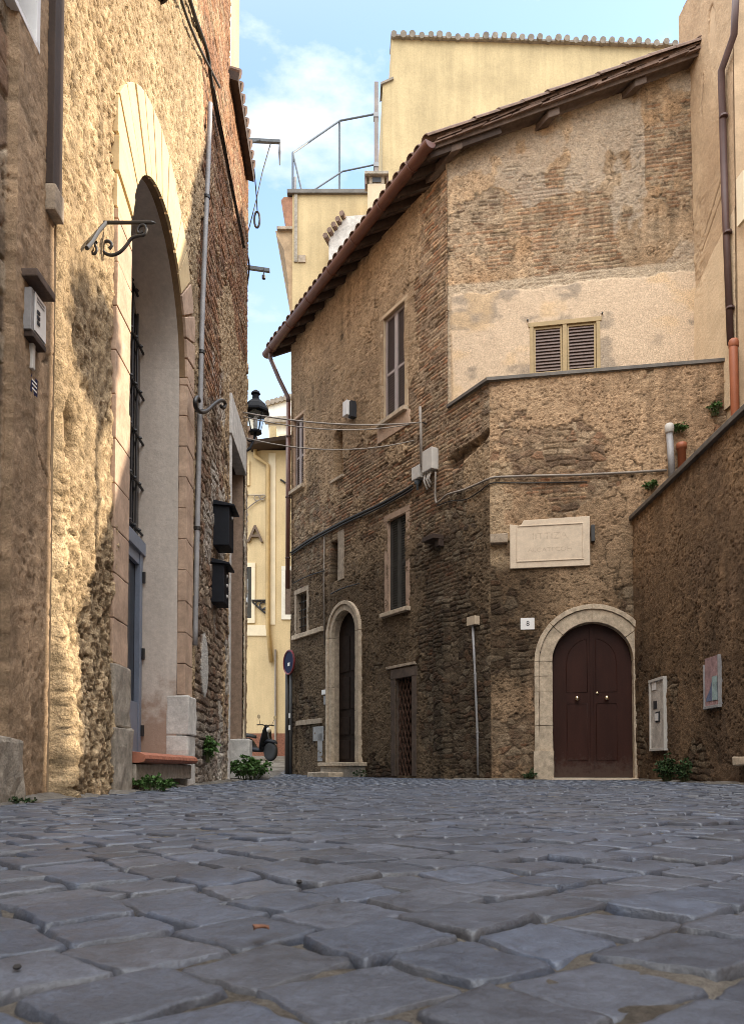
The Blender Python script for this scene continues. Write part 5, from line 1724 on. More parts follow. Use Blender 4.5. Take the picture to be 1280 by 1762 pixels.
b = MB()
B2 = thing('white_rear_house', 'pale house with a stepped tile edge showing above the far yellow house', 'house', (-2.5, 34, 0))
q = [at(462, 697, 34), at(560, 668, 34)]
b.prism(World(), [(q[0][0], 0), (q[1][0], 0), (q[1][0], q[1][2]), (q[0][0], q[0][2])], 34.0, 40.0)
b.build('wall', M['white'], B2)
b = MB()
for i in range(14):
    c0 = Vector(q[0]).lerp(Vector(q[1]), i / 13.0)
    b.tube([c0 + Vector((0, -.15, .04)), c0 + Vector((0, .6, .10))], .12, 8)
b.build('tiles', M['tile_grey'], B2)
b = MB(); r0, r1 = at(456, 729, 33.9), at(560, 716, 33.9)
b.prism(World(), [(r0[0], r0[2]), (r1[0], r0[2]), (r1[0], r0[2] + .35), (r0[0], r0[2] + .2)], 33.7, 34.0)
b.build('string_course', M['tile_grey'], B2)
# ------------------------------------------------------------------ things on the old house and beside it
# carved stone plaque with a broken corner
r = WB.rect(877, 893, 1014, 977)
PL = thing('stone_plaque', 'pale stone plaque with a broken top corner above the arched brown door', 'plaque', WB.pt((r[0] + r[1]) / 2, r[2], 0))
u0, u1, z0, z1 = r
b = MB(); b.prism(WB, [(u0, z0), (u1, z0), (u1, z1), (u0 + .19, z1 - .015), (u0 + .155, z1 - .075), (u0 + .12, z1 - .085), (u0, z1 - .06)], -.04, .05)
SL = b.build('slab', M['plaque'], PL, bevel=.006)
b = MB(); t = .085
b.box(WB, u0 + t, u1 - t, z1 - .105, z1 - .088, .0501, .060); b.box(WB, u0 + t, u1 - t, z0 + .085, z0 + .102, .0501, .060)
b.box(WB, u0 + t, u0 + t + .017, z0 + .1025, z1 - .1055, .0501, .060); b.box(WB, u1 - t - .017, u1 - t, z0 + .1025, z1 - .1055, .0501, .060)
b.build('frame_moulding', M['plaque'], SL, bevel=.005)
faint = plain('worn_lettering', (.51, .41, .31), .85, .25, 20)
cu_, cz_ = (u0 + u1) / 2, (z0 + z1) / 2
lettering('inscription', 'IITTIZA', WB, cu_, cz_ + .09, .0502, .13, .0006, faint, SL, 1.15)
lettering('inscription', 'AECATECOH', WB, cu_, cz_ - .10, .0502, .085, .0006, faint, SL, 1.2)
b = MB(); r = WB.rect(1015.5, 906, 1022, 934); b.box(WB, r[0], r[1], r[2], r[3], -.02, .09)
tag(b.build('iron_stub', M['iron'], None, bevel=.005), 'dark flat iron stub sticking out right beside the stone plaque', 'bracket')
# house number
r = WB.rect(895, 1064, 919, 1084)
NP = thing('house_number', 'small white house number tile left of the arched brown door', 'sign', WB.pt(r[0], r[2], 0))
b = MB(); b.box(WB, r[0], r[1], r[2], r[3], -.01, .035); b.build('tile', M['plastic_white'], NP, bevel=.004)
lettering('numeral', '8', WB, (r[0] + r[1]) / 2 + .005, (r[2] + r[3]) / 2, .0352, .105, .001, M['ink'], NP, .9)
# conduit with a junction box near the corner
CO = thing('conduit_pipe', 'thin grey conduit with a square cream box at its top, left of the arched door', 'conduit', WA.pt(.25, 0, .05))
p = [WA.px(813, 1075, .05), WA.px(817, 1160, .05), WA.px(821, 1260, .05), WA.px(822, 1334, .05)]
b = MB(); b.tube([WA.pt(u, z, .05) for u, z in p], .017, 8); b.build('pipe', M['pipe_grey'], CO, smooth=True)
r = WA.rect(807, 1061, 818, 1076, .06); b = MB(); b.box(WA, r[0] - .02, r[1] + .02, r[2], r[3], -.01, .09); b.build('junction_box', plain('cream_box', (.50, .40, .29), .6, .1, 8), CO, bevel=.005)
for q in p[1:3]:
    b = MB(); b.lathe([(.018, -.01), (.024, -.008), (.024, .008), (.018, .01)], WA.pt(q[0], q[1], .05), 10); b.build('clip', M['pipe_grey'], CO)
# two grey service boxes with their leads
MBX = thing('service_box', 'larger pale grey electric box with leads hanging from it, on the brick corner pier', 'electric box', WA.pt(.9, 4.9, 0))
r = WA.rect(730, 774, 747, 811, .08); b = MB(); b.box(WA, r[0], r[1], r[2], r[3], .0, .13); b.build('case', M['plastic'], MBX, bevel=.012)
b = MB()
for x0, x1, y1 in ((733, 735, 842), (738, 739, 838), (742, 741, 832)):
    a, c = WA.px(x0, 811, .07), WA.px(x1, y1, .05)
    m = ((a[0] + c[0]) / 2 + .03, (a[1] + c[1]) / 2)
    b.tube([WA.pt(a[0], a[1], .07), WA.pt(m[0], m[1], .09), WA.pt(c[0], c[1], .05)], .017, 6)
b.build('lead', M['plastic'], MBX, smooth=True)
SBX = thing('service_box', 'smaller pale cube-like electric box, left of the larger grey box on the brick pier', 'electric box', WA.pt(1.2, 4.8, 0))
r = WA.rect(711, 803, 725, 825, .08); b = MB(); b.box(WA, r[0], r[1], r[2], r[3], .0, .12); b.build('case', M['plastic'], SBX, bevel=.012)
a = WA.px(718, 826, .06); b = MB(); b.lathe([(.05, 0), (.05, -.05), (.02, -.07), (.02, -.16)], WA.pt(a[0], a[1], .06), 10); b.build('gland', M['iron_grey'], SBX, smooth=True)
WBX = thing('wall_box', 'small white and dark box high on the wall beside the blind niche', 'electric box', WA.pt(3.3, 6.5, 0))
r = WA.rect(597, 692, 604, 717, .08); b = MB(); b.box(WA, r[0], r[1], r[2], r[3], .0, .17); b.build('case', M['plastic_white'], WBX, bevel=.006)
r2 = WA.rect(604.5, 692, 610, 719, .05); b = MB(); b.box(WA, r2[0], r2[1] - .005, r2[2], r2[3], .0, .12); b.build('bracket', M['ink'], WBX)
# cable mast and hanging wires
MS = thing('cable_mast', 'slim grey upright pipe carrying cables beside the upper shuttered window', 'pole', WA.pt(.95, 5, 0))
a, c = WA.px(723, 700, .12), WA.px(725, 803, .12)
b = MB(); b.tube([WA.pt(a[0], a[1], .12), WA.pt(c[0], c[1], .12)], .022, 8); b.build('tube', M['cable_grey'], MS, smooth=True)
b = MB()
for f in (.25, .8):
    z = a[1] + (c[1] - a[1]) * f
    b.tube([WA.pt(a[0], z, .12), WA.pt(a[0], z, -.02)], .012, 6)
b.build('wall_strut', M['iron'], MS)
def catenary(p0, p1, sag, n=14):
    p0, p1 = Vector(p0), Vector(p1)
    return [p0.lerp(p1, t) - Vector((0, 0, sag * 4 * t * (1 - t))) for t in np.linspace(0, 1, n)]
m_top = WA.px(723, 727, .13)
lw = at(415, 709, 11.2); lw2 = at(415, 716, 11.2); lw3 = at(416, 752, 11.3)
def wire(name_label, pts, r, mat, cat='cable', group=None):
    b = MB(); b.tube(pts, r, 5)
    return tag(b.build('cable', mat, None, smooth=True), name_label, cat, group)
wire('upper of the grey wires crossing the lane to the mast by the shuttered window', catenary(lw, WA.pt(m_top[0], m_top[1], .13), .10), .012, M['cable_grey'])
q = WA.px(706, 731, .1)
wire('grey wire just under the top one, ending at the sill of the upper window', catenary(lw2, WA.pt(q[0], q[1], .12), .14), .009, M['cable_grey'])
q = WA.px(712, 758, .1)
wire('lowest sagging grey wire across the niche, below the two taut ones', catenary(lw3, WA.pt(q[0], q[1], .1), .17), .010, M['cable_grey'])
def wall_run(fr, pix, o):
    out = []
    for x, y in pix:
        u, z = fr.px(x, y, o); out.append(fr.pt(u, z, o))
    return out
def smooth_pts(pts, k=4):
    P = [Vector(p) for p in pts]; out = []
    for i in range(len(P) - 1):
        p0, p1, p2, p3 = P[max(i - 1, 0)], P[i], P[i + 1], P[min(i + 2, len(P) - 1)]
        for j in range(k):
            t = j / k
            out.append(0.5 * ((2 * p1) + (p2 - p0) * t + (2 * p0 - 5 * p1 + 4 * p2 - p3) * t * t + (3 * p1 - p0 - 3 * p2 + p3) * t ** 3))
    return out + [P[-1]]
b = MB()
run = smooth_pts(wall_run(WA, [(501, 951), (530, 931), (560, 914), (600, 893), (650, 870), (690, 848), (709, 836)], .05))
b.tube(run, .026, 6); b.tube([p + Vector((0, 0, -.05)) for p in run], .018, 6)
tag(b.build('cable_bundle', M['cable'], None, smooth=True), 'thick black cable bundle pinned along the wall between lower and upper windows', 'cable')
p1 = smooth_pts(wall_run(WA, [(749, 812), (749, 861), (756, 862), (770, 851), (800, 842), (843, 823)], .045)) + [Vector(p) for p in wall_run(WB, [(852, 821), (900, 819), (1000, 817), (1080, 813), (1147, 809)], .045)]
wire('beige cable bending round the house corner below the terrace', p1, .017, M['cable_grey'])
p1 = smooth_pts(wall_run(WA, [(752, 870), (775, 862), (805, 858), (842, 832)], .03)) + [Vector(p) for p in wall_run(WB, [(852, 830), (900, 831), (960, 830), (1010, 829)], .02)]
wire('thin brown wire clipped just under the beige cable at the corner', p1, .009, M['cable'])
wire('thin dark wire low across the far wall, above the small barred window', smooth_pts(wall_run(WA, [(504, 1004), (530, 991), (558, 982)], .04)), .012, M['cable'])
wire('dark wire running just above the arch of the street door', smooth_pts(wall_run(WA, [(569, 1022), (590, 1012), (618, 1004)], .04)), .012, M['cable'])
wire('vertical grey lead beside the slit window', wall_run(WA, [(558, 918), (557, 1000), (558, 1110)], .035), .014, M['cable_grey'])
# pipes rising behind the boundary wall
P2 = thing('vent_pipe', 'grey capped pipe standing against the terrace wall above the dark coping', 'pipe', WB.pt(2.4, 4, .1))
a, c = WB.px(1151, 742, .10), WB.px(1156, 830, .10)
b = MB(); b.tube([WB.pt(a[0], a[1], .1), WB.pt(c[0], c[1], .1)], .045, 10); b.build('tube', M['pipe_grey'], P2, smooth=True)
b = MB(); b.lathe([(.05, -.03), (.062, -.02), (.062, .08), (.045, .10)], WB.pt(a[0], a[1], .1), 10); b.build('cap', M['plastic'], P2, smooth=True)
a, c = WB.px(1172, 768, .08), WB.px(1174, 822, .08)
b = MB(); b.lathe([(.055, 0), (.055, .42), (.070, .425), (.070, .50), (.05, .51)], WB.pt(a[0], a[1] - .46, .08), 12)
tag(b.build('clay_pipe', M['pipe_red'], None, smooth=True), 'short red clay pipe behind the dark coping, right of the grey pipe', 'pipe')

# round no-stopping sign on a dark post at the far corner
SG = thing('road_sign', 'round blue and red road sign on a dark post at the far house corner', 'sign', WA.pt(6.28, 0, .12))
su, sz = WA.px(507, 1137, .16)
su = 6.22
b = MB(); b.tube([WA.pt(su, -.05, .11), WA.pt(su, sz + .2, .11)], .030, 10); b.build('post', plain('post_grey', (.06, .06, .06), .5, .2, 8), SG, smooth=True)
b = MB(); b.lathe([(.225, .0), (.225, .012), (.0, .013)], WA.pt(su, sz, .15), 28, WA.n + (0,)); b.build('disc', M['blue'], SG)
b = MB(); b.tube([WA.pt(su + .245 * math.cos(a), sz + .245 * math.sin(a), .158) for a in np.linspace(0, 2 * PI, 33)[:-1]], .022, 6, True); b.build('rim', M['red'], SG)
b = MB(); b.box(WA, su - .07, su + .03, sz - .08, sz - .01, .172, .174); b.build('sticker', M['plastic_white'], SG)
for zz in (1.25, 1.0):
    b = MB(); b.box(WA, su - .05, su + .04, zz - .05, zz + .05, .141, .144); b.build('sticker', M['plastic'], SG)
b = MB(); b.tube([WA.pt(A_END - .03, -.05, .08), WA.pt(A_END - .03, 2.3, .08)], .06, 12); b.lathe([(.06, 0), (.075, .01), (.075, .08), (.05, .10)], WA.pt(A_END - .03, 2.2, .08), 12)
b.build('iron_drainpipe', plain('drain_iron', (.05, .045, .04), .6, .25, 6), HOUSE, smooth=True)
DB = thing('door_bell', 'small white bell box with a metal letter slot left of the arched street door', 'doorbell', WA.pt(4.2, 1.5, 0))
r = WA.rect(554, 1187, 561, 1195, .05); b = MB(); b.box(WA, r[0], r[1], r[2], r[3], 0, .06); b.build('button_box', M['plastic_white'], DB, bevel=.004)
r = WA.rect(556, 1197, 562, 1212, .05); b = MB(); b.box(WA, r[0], r[1], r[2], r[3], 0, .04); b.build('plate', M['pipe_grey'], DB, bevel=.004)

# ------------------------------------------------------------------ things on the boundary wall
MT = thing('meter_cabinet', 'narrow tall white framed cabinet with peeling front on the boundary wall by the door', 'cabinet', WD.pt(.7, .7, 0))
r = WD.rect(1119, 1169, 1143, 1290, .03)
b = MB(); b.box(WD, r[0], r[1], r[2], r[3], -.02, .035); b.build('door', plain('peeling_white', (.42, .38, .34), .7, .4, 7, .002), MT, bevel=.003)
b = MB(); surround(WD, (r[0] + .02, r[1] - .02, r[2] + .02, r[3] - .02), .035, .0, .05, b, .035, .035); b.build('frame', M['plastic'], MT, bevel=.003)
b = MB(); uu = (r[0] + r[1]) / 2; zz = r[2] + (r[3] - r[2]) * .47
b.box(WD, uu - .05, uu + .10, zz - .07, zz + .06, .036, .04); b.box(WD, uu - .12, uu - .0, zz + .10, zz + .20, .036, .039); b.build('dark_patch', M['ink'], MT)
b = MB(); b.box(WD, uu - .06, uu + .05, zz - .05, zz + .04, .041, .046); b.build('sticker', M['plastic_white'], MT)
b = MB(); b.box(WD, uu - .16, uu - .02, zz + .34, zz + .44, .036, .042); b.build('sticker', M['plastic_white'], MT)
PS = thing('poster', 'faded pink and blue poster in a thin metal frame on the boundary wall', 'poster', WD.pt(1.8, .7, 0))
r = WD.rect(1213, 1130, 1237, 1214, .02)
b = MB(); b.box(WD, r[0], r[1], r[2], r[3], -.02, .025); b.build('sheet', M['pink'], PS, bevel=.002)
b = MB(); zm = r[2] + (r[3] - r[2]) * .48
b.prism(WD, [(r[0] + .03, r[2] + .05), (r[1] - .03, r[2] + .05), (r[1] - .03, zm - .02), (r[1] - .14, zm + .05), (r[0] + .12, zm - .08), (r[0] + .03, zm - .16)], .0255, .028); b.build('dark_print', plain('poster_blue', (.10, .12, .19), .7, .5, 12), PS)
b = MB(); b.box(WD, r[0] + .18, r[1] - .03, r[2] + .05, r[2] + .30, .0285, .031); b.build('pale_print', plain('poster_teal', (.25, .33, .33), .7, .4, 14), PS)
b = MB(); b.box(WD, r[0] - .015, r[1] + .015, r[2] - .03, r[2], -.02, .045); b.box(WD, r[0] - .018, r[0] - .001, r[2] + .001, r[2] + .45, -.02, .04); b.box(WD, r[1] + .001, r[1] + .018, r[2] + .001, r[3], -.02, .04); b.build('frame', M['pipe_grey'], PS, bevel=.003)
b = MB(); r = WD.rect(1268, 1302, 1290, 1317, .05); b.box(WD, r[0], r[1] + .2, r[2], r[3], -.02, .10)
tag(b.build('stone_ledge', M['travertine'], None, bevel=.01, sub=.2, rough=.008), 'pale stone ledge low on the boundary wall at the right edge', 'ledge')

# ------------------------------------------------------------------ things on the left houses
GP = MB()
run = smooth_pts(wall_run(WL, [(362, 178), (358, 300), (353, 420), (348, 560), (345, 700), (341, 860), (338, 1000), (336, 1110)], .05), 3)
GP.tube(run, .026, 8)
LP = GP.build('drainpipe', M['pipe_grey'], LEFT, smooth=True)
for i in (4, 10, 16):
    b = MB(); b.lathe([(.027, -.02), (.036, -.015), (.036, .015), (.027, .02)], run[i], 10); b.build('pipe_clip', M['iron'], LP)
wire('dark thin pipe running down beside the grey drainpipe, past the far side of the arch', smooth_pts(wall_run(WL, [(350, 560), (346, 700), (343, 800), (339, 950), (336, 1040)], .03), 3), .016, M['cable'])
b = MB()
run = smooth_pts(wall_run(WL, [(318, -30), (338, 35), (357, 90), (364, 140), (374, 200), (392, 285), (407, 360), (420, 425)], .05), 4)
b.tube(run, .022, 6)
run2 = smooth_pts(wall_run(WL, [(300, -40), (322, 30), (345, 85), (362, 118), (378, 150)], .06), 4); b.tube(run2, .014, 6)
run3 = smooth_pts(wall_run(WL, [(368, 150), (388, 255), (404, 345), (417, 415)], .09), 4); b.tube(run3, .012, 6)
tag(b.build('cable_bundle', M['cable'], None, smooth=True), 'black cables sloping down along the brick of the left house under its eave', 'cable')
hang = smooth_pts([at(417, 415, 11.6), at(424, 432, 11.9), at(429, 455, 12.2), at(427, 480, 12.4), at(424, 500, 12.4), at(419, 530, 12.0)], 4)
wire('black cable loop hanging free at the far end of the left house', hang, .014, M['cable'])
# wrought iron bracket by the arch
IB = thing('iron_bracket', 'wrought iron sign bracket with scrolls, at the left shoulder of the tall arch', 'bracket', at(172, 383, 4.72))
dB = 4.72
b = MB(); b.tube([at(172, 383, dB), at(262, 383, dB), at(268, 383.5, dB)], [.011, .011, .003], 8); b.build('arm', M['iron'], IB)
b = MB(); b.tube([at(183, 383, dB), at(170, 398, dB - .15), at(158, 418, dB - .32), at(150, 427, dB - .40)], .012, 8); b.build('stay', M['iron'], IB)
def scroll(pts, r, name, par, k=6):
    b = MB(); b.tube(smooth_pts(pts, k), r, 8); b.build(name, M['iron'], par, smooth=True)
scroll([at(x, y, dB) for x, y in ((246, 399), (240, 402), (237, 397), (241, 389), (249, 388), (252, 396), (248, 404), (238, 406), (227, 410), (219, 421), (208, 433), (194, 439), (182, 436), (176, 428), (178, 418), (187, 415), (193, 421), (189, 428))], .010, 'scroll', IB)
scroll([at(x, y, dB - .2) for x, y in ((158, 419), (156, 430), (162, 437), (167, 430), (164, 420), (168, 416))], .008, 'scroll', IB)
b = MB(); b.tube([at(172, 384, dB), at(173, 440, dB)], .009, 6); b.build('wall_bar', M['iron'], IB)
# smaller S scroll by the drainpipe
S2 = thing('iron_scroll', 'small black iron S scroll fixed to the wall by the grey drainpipe', 'bracket', WL.pt(4.3, 4, .1))
scroll(wall_run(WL, [(343, 690), (340, 684), (336, 690), (338, 702), (346, 709), (356, 707), (366, 698), (377, 690), (385, 690), (388, 696), (385, 702), (381, 699)], .13), .020, 'scroll', S2)
b = MB(); q = WL.px(356, 707, .13); b.tube([WL.pt(q[0], q[1], .13), WL.pt(q[0], q[1], -.02)], .016, 6); b.build('stud', M['iron'], S2)
# hook and ring at the very top
HK = thing('iron_hook', 'iron hook high on the sunlit plaster above the arch', 'hook', at(175, 10, 5.2))
scroll([at(x, y, 5.0) for x, y in ((164, -30), (164, 5), (168, 20), (176, 26), (183, 20), (185, 8), (182, 2))], .012, 'hook', HK)
b = MB(); q = WL.px(166, -30); b.tube([at(164, -30, 5.0), WL.pt(q[0], q[1], -.02)], .012, 6); b.build('stud', M['iron'], HK)
LR = thing('lamp_ring', 'curved iron rim of a lamp just showing at the top edge over the left house', 'lamp', at(255, -10, 6.0))
b = MB(); cR = Vector(at(257, -28, 6.0)); b.tube([cR + Vector((math.cos(a) * .16, math.sin(a) * .16, 0)) for a in np.linspace(0, 2 * PI, 25)[:-1]], .016, 8, True); b.build('rim', M['iron'], LR)
b = MB(); b.lathe([(.15, .0), (.12, .10), (.03, .20), (.0, .21)], cR + Vector((0, 0, .01)), 16); b.build('shade', M['iron'], LR, smooth=True)
b = MB(); b.tube([cR + Vector((0, 0, .2)), cR + Vector((-.15, 0, .32)), Vector((-1.75, 6.0, cR.z + .3))], .013, 6); b.build('arm', M['iron'], LR)
# black boxes by the far door
def black_box(x0, y0, x1, y1, label, depth, lamps):
    u0 = WL.px(x0, (y0 + y1) / 2)[0]
    z1_, z0_ = WL.px(x0, y0)[1], WL.px(x0, y1)[1]
    t = thing('wall_cabinet', label, 'box', WL.pt(u0, z0_, 0), )
    w = .34
    b = MB(); b.box(WL, u0, u0 + w, z0_, z1_, -.03, depth); b.build('case', M['black_paint'], t, bevel=.008)
    b = MB(); b.hexa([WL.pt(u0 - .03, z1_ + .001, -.02), WL.pt(u0 + w + .04, z1_ + .001, -.02), WL.pt(u0 + w + .04, z1_ - .02, depth + .06), WL.pt(u0 - .03, z1_ - .02, depth + .06),
                      WL.pt(u0 - .03, z1_ + .06, -.02), WL.pt(u0 + w + .04, z1_ + .06, -.02), WL.pt(u0 + w + .04, z1_ + .0, depth + .06), WL.pt(u0 - .03, z1_ + .0, depth + .06)])
    b.build('lid', M['black_paint'], t, bevel=.004)
    for f in lamps:
        c0 = Vector(WL.pt(u0 + w * .5, z0_ + (z1_ - z0_) * f, depth))
        b = MB(); b.lathe([(.022, 0), (.022, .01), (.012, .018), (0, .019)], c0, 10, WL.n + (0,)); b.build('stud', M['plastic'], t, smooth=True)
    return t
black_box(366, 868, 0, 938, 'upper black letterbox with a sloping lid by the far doorway of the left house', .19, (.78,))
black_box(363, 968, 0, 1036, 'lower black letterbox with pale studs, under the other black box on the left house', .15, (.75, .5, .22))
# street lantern on a bracket
LT = thing('street_lantern', 'black four-sided street lantern on a bracket at the far end of the left house', 'street lamp', at(440, 748, 11.9))
dL = 11.9
c0 = Vector(at(440, 744, dL))
b = MB(); b.lathe([(.20, .31), (.215, .30), (.215, .33), (.165, .42), (.09, .49), (.055, .52), (.05, .58), (.075, .60), (.06, .63), (.02, .66), (.0, .665)], c0, 8); b.build('roof', M['black_paint'], LT)
b = MB(); b.lathe([(.075, .02), (.15, .30)], c0, 4); b.build('glazing', M['lantern_glass'], LT)
b = MB()
for k in range(4):
    a = 2 * PI * (k + .5) / 4
    b.tube([c0 + Vector((math.cos(a) * .085, math.sin(a) * .085, .01)), c0 + Vector((math.cos(a) * .165, math.sin(a) * .165, .31))], .010, 5)
b.lathe([(.09, -.02), (.10, .0), (.09, .025)], c0, 8)
b.build('frame', M['black_paint'], LT)
b = MB(); b.lathe([(.028, .03), (.028, .20), (.015, .26), (.0, .27)], c0, 10); b.build('bulb', M['plastic_white'], LT, smooth=True)
b = MB()
w0 = Vector(at(417, 770, 11.45)); 
b.tube(smooth_pts([c0 + Vector((0, 0, -.02)), c0 + Vector((-.02, -.03, -.12)), c0.lerp(w0, .55) + Vector((0, 0, -.14)), w0 + Vector((-.05, 0, -.05))], 5), .020, 8)
b.tube(smooth_pts([c0 + Vector((-.02, 0, -.10)), c0.lerp(w0, .5) + Vector((0, 0, -.02)), w0 + Vector((-.06, 0, .22))], 5), .013, 6)
b.build('bracket', M['black_paint'], LT, smooth=True)
# washing-line brackets on the house behind
RH = thing('rear_left_house', 'narrow house behind the far end of the left house, nearly hidden by it', 'house', (-3.5, 14, 0))
b = MB(); b.box(World(), -6.0, -2.75, -.05, 11.9, 12.2, 15.0); b.build('wall', M['brown_reveal'], RH)
CB = thing('washing_line_bracket', 'upper iron arm with a pulley and washing line against the sky, under the left eave', 'bracket', at(435, 240, 14))
dC = 14.0
b = MB()
a0, a1 = Vector(at(425, 237, dC)), Vector(at(482, 242, dC))
b.hexa([Vector((-2.76, dC, a0.z - .03)), a1 + Vector((0, 0, -.025)), a1 + Vector((0, .06, -.025)), Vector((-2.76, dC + .06, a0.z - .03)),
        Vector((-2.76, dC, a0.z + .03)), a1 + Vector((0, 0, .025)), a1 + Vector((0, .06, .025)), Vector((-2.76, dC + .06, a0.z + .03))])
b.build('arm', M['iron_grey'], CB)
b = MB(); b.tube([at(448, 241, dC), Vector((-2.76, dC, at(436, 262, dC)[2]))], .018, 6); b.build('stay', M['iron_grey'], CB)
b = MB(); b.tube([at(466, 246, dC), at(452, 295, dC), at(441, 345, dC), at(423, 415, dC)], .010, 5); b.tube([at(437, 285, dC - 1.2), at(441, 330, dC - .6), at(443, 362, dC)], .010, 5); b.build('line', M['cable'], CB)
b = MB(); c1 = Vector(at(442.5, 378, dC))
b.tube([c1 + Vector((math.cos(a) * .05, 0, math.sin(a) * .15)) for a in np.linspace(0, 2 * PI, 15)[:-1]], .020, 6, True); b.build('pulley', M['iron'], CB)
b = MB(); b.tube([at(481, 246, dC), at(481.5, 262, dC), at(481.5, 284, dC)], [.008, .024, .010], 6); b.build('weight', M['iron'], CB)
CB2 = thing('washing_line_bracket', 'lower iron arm with a small hanging pulley against the sky, below the longer arm', 'bracket', at(430, 458, dC))
b = MB(); a1 = Vector(at(464, 464, dC)); zz = at(424, 452, dC)[2]
b.hexa([Vector((-2.76, dC, zz - .03)), a1 + Vector((0, 0, -.03)), a1 + Vector((0, .06, -.03)), Vector((-2.76, dC + .06, zz - .03)),
        Vector((-2.76, dC, zz + .03)), a1 + Vector((0, 0, .03)), a1 + Vector((0, .06, .03)), Vector((-2.76, dC + .06, zz + .03))]); b.build('arm', M['iron_grey'], CB2)
b = MB(); q = Vector(at(454, 477, dC)); b.lathe([(.0, -.05), (.035, -.03), (.035, .03), (.01, .05), (.008, .16)], q, 8); b.build('pulley', M['iron'], CB2)
# intercom on the nearest house
IC = thing('intercom', 'pale intercom panel with three buttons under a small stone hood on the nearest left wall', 'intercom', W0.pt(4.0, 2.4, 0))
u0, u1 = W0.px(52, 540, .03)[0], W0.px(74, 540, .03)[0]
z0, z1 = W0.px(63, 584, .03)[1], W0.px(63, 512, .03)[1]
b = MB(); b.box(W0, u0 - .02, u1, z0, z1, -.01, .045); b.build('case', M['pipe_grey'], IC, bevel=.003)
b = MB(); b.box(W0, u0 + .012, u1 - .004, z0 + .012, z1 - .004, .046, .05); PNL = b.build('panel', M['plastic_white'], IC, bevel=.002)
for f in (.30, .43, .56):
    b = MB(); b.box(W0, u0 + .03, u0 + .06, z0 + (z1 - z0) * f - .008, z0 + (z1 - z0) * f + .008, .0505, .056); b.build('button', M['ink'], PNL, bevel=.002)
for f in (.80, .88):
    b = MB(); b.box(W0, u0 + .03, u1 - .03, z0 + (z1 - z0) * f - .004, z0 + (z1 - z0) * f + .004, .0505, .052); b.build('speaker_slot', M['pipe_grey'], PNL)
b = MB(); b.box(W0, u0 - .05, u1 + .02, z1 + .035, z1 + .075, -.02, .085); b.build('hood', M['wood_grey'], IC, bevel=.006, sub=.1, rough=.004)
b = MB(); b.box(W0, u0 - .01, u1, z0 - .03, z0 - .001, -.01, .05); b.build('base', M['wood_dark'], IC, bevel=.004)
b = MB(); um = (u0 + u1) / 2 - .01; zb = W0.px(62, 650)[1]; b.box(W0, um - .014, um + .014, zb, z0 - .031, -.01, .028); b.build('conduit', M['plastic'], IC, bevel=.004)
r = W0.rect(53, 648, 65, 679, .01)
BS = thing('small_sign', 'small blue enamel sign with white lines below the intercom', 'sign', W0.pt(r[0], r[2], 0))
b = MB(); b.box(W0, r[0], r[1], r[2], r[3], -.01, .012); b.build('plate', M['blue'], BS, bevel=.002)
b = MB()
for f in (.25, .5, .72): b.box(W0, r[0] + .012, r[1] - .012, r[2] + (r[3] - r[2]) * f - .004, r[2] + (r[3] - r[2]) * f + .004, .0121, .0128)
b.build('white_lines', M['plastic_white'], BS)
# stone block against the nearest wall
b = MB(); ub = W0.px(38, 1300, .09)[0]; zt = W0.px(20, 1270, .1)[1]
b.box(W0, ub - .9, ub, -.05, zt, -.15, .11)
tag(b.build('stone_block', M['grey_stone'], None, bevel=.02, sub=.15, rough=.02), 'rough grey guard stone at the foot of the nearest left wall', 'stone')
b = MB(); c0 = Vector(at(450, 1338, 10.9)); b.lathe([(.0, -.02), (.10, .0), (.12, .06), (.10, .12), (.0, .135)], Vector((c0.x, c0.y, 0.0)), 14)
tag(b.build('loose_stone', M['white_stone'], None, smooth=True, rough=.03), 'small white loose stone beside the bushy weed at the far left corner', 'stone')

# ------------------------------------------------------------------ far end: letter, bracket, scooter
LTR = lettering('raised_letter', 'A', WG, (ux(424) + ux(455)) / 2, zx(921), .05, .82, .06, plain('bronze_letter', (.13, .085, .055), .5, .2, 8), None, 1.0)
tag(LTR, 'large dark raised letter A on the far yellow house', 'lettering')
FB = thing('lamp_bracket', 'black lacy iron bracket on the far yellow house beside its window', 'bracket', WG.pt(ux(450), zx(1050), .1))
b = MB(); b.tube([WG.pt(ux(434), zx(1034), .06), WG.pt(ux(462), zx(1034), .06)], .035, 6); b.tube([WG.pt(ux(461), zx(1030), .06), WG.pt(ux(461), zx(1060), .06)], .035, 6)
b.tube(smooth_pts([WG.pt(ux(435), zx(1036), .06), WG.pt(ux(448), zx(1048), .06), WG.pt(ux(461), zx(1058), .06)], 4), .03, 6); b.build('frame', M['iron'], FB)
b = MB()
for x, y, rr in ((446, 1040, .09), (454, 1043, .12), (457, 1050, .07)):
    c1 = Vector(WG.pt(ux(x), zx(y), .06)); b.tube([c1 + Vector((math.cos(a) * rr, 0, math.sin(a) * rr)) for a in np.linspace(0, 1.8 * PI, 14)], .022, 5)
b.build('scrollwork', M['iron'], FB)
wire('short dark loop of cable on the far yellow wall near the downpipe', smooth_pts([WG.pt(ux(482), zx(826), .05), WG.pt(ux(487), zx(829), .05), WG.pt(ux(491), zx(832), .05)], 3), .03, M['cable'])
XS = thing('iron_scroll', 'pale wrought iron scroll on the far wall above the raised letter', 'bracket', WG.pt(ux(440), zx(860), .1))
b = MB(); b.tube([WG.pt(ux(418), zx(853), .06), WG.pt(ux(456), zx(853), .06)], .018, 5)
for x, y, rr in ((442, 858, .09), (452, 857, .09), (422, 888, .10), (422, 899, .09)):
    c1 = Vector(WG.pt(ux(x), zx(y), .06)); b.tube([c1 + Vector((math.cos(a) * rr, 0, math.sin(a) * rr)) for a in np.linspace(0, 1.7 * PI, 12)], .016, 5)
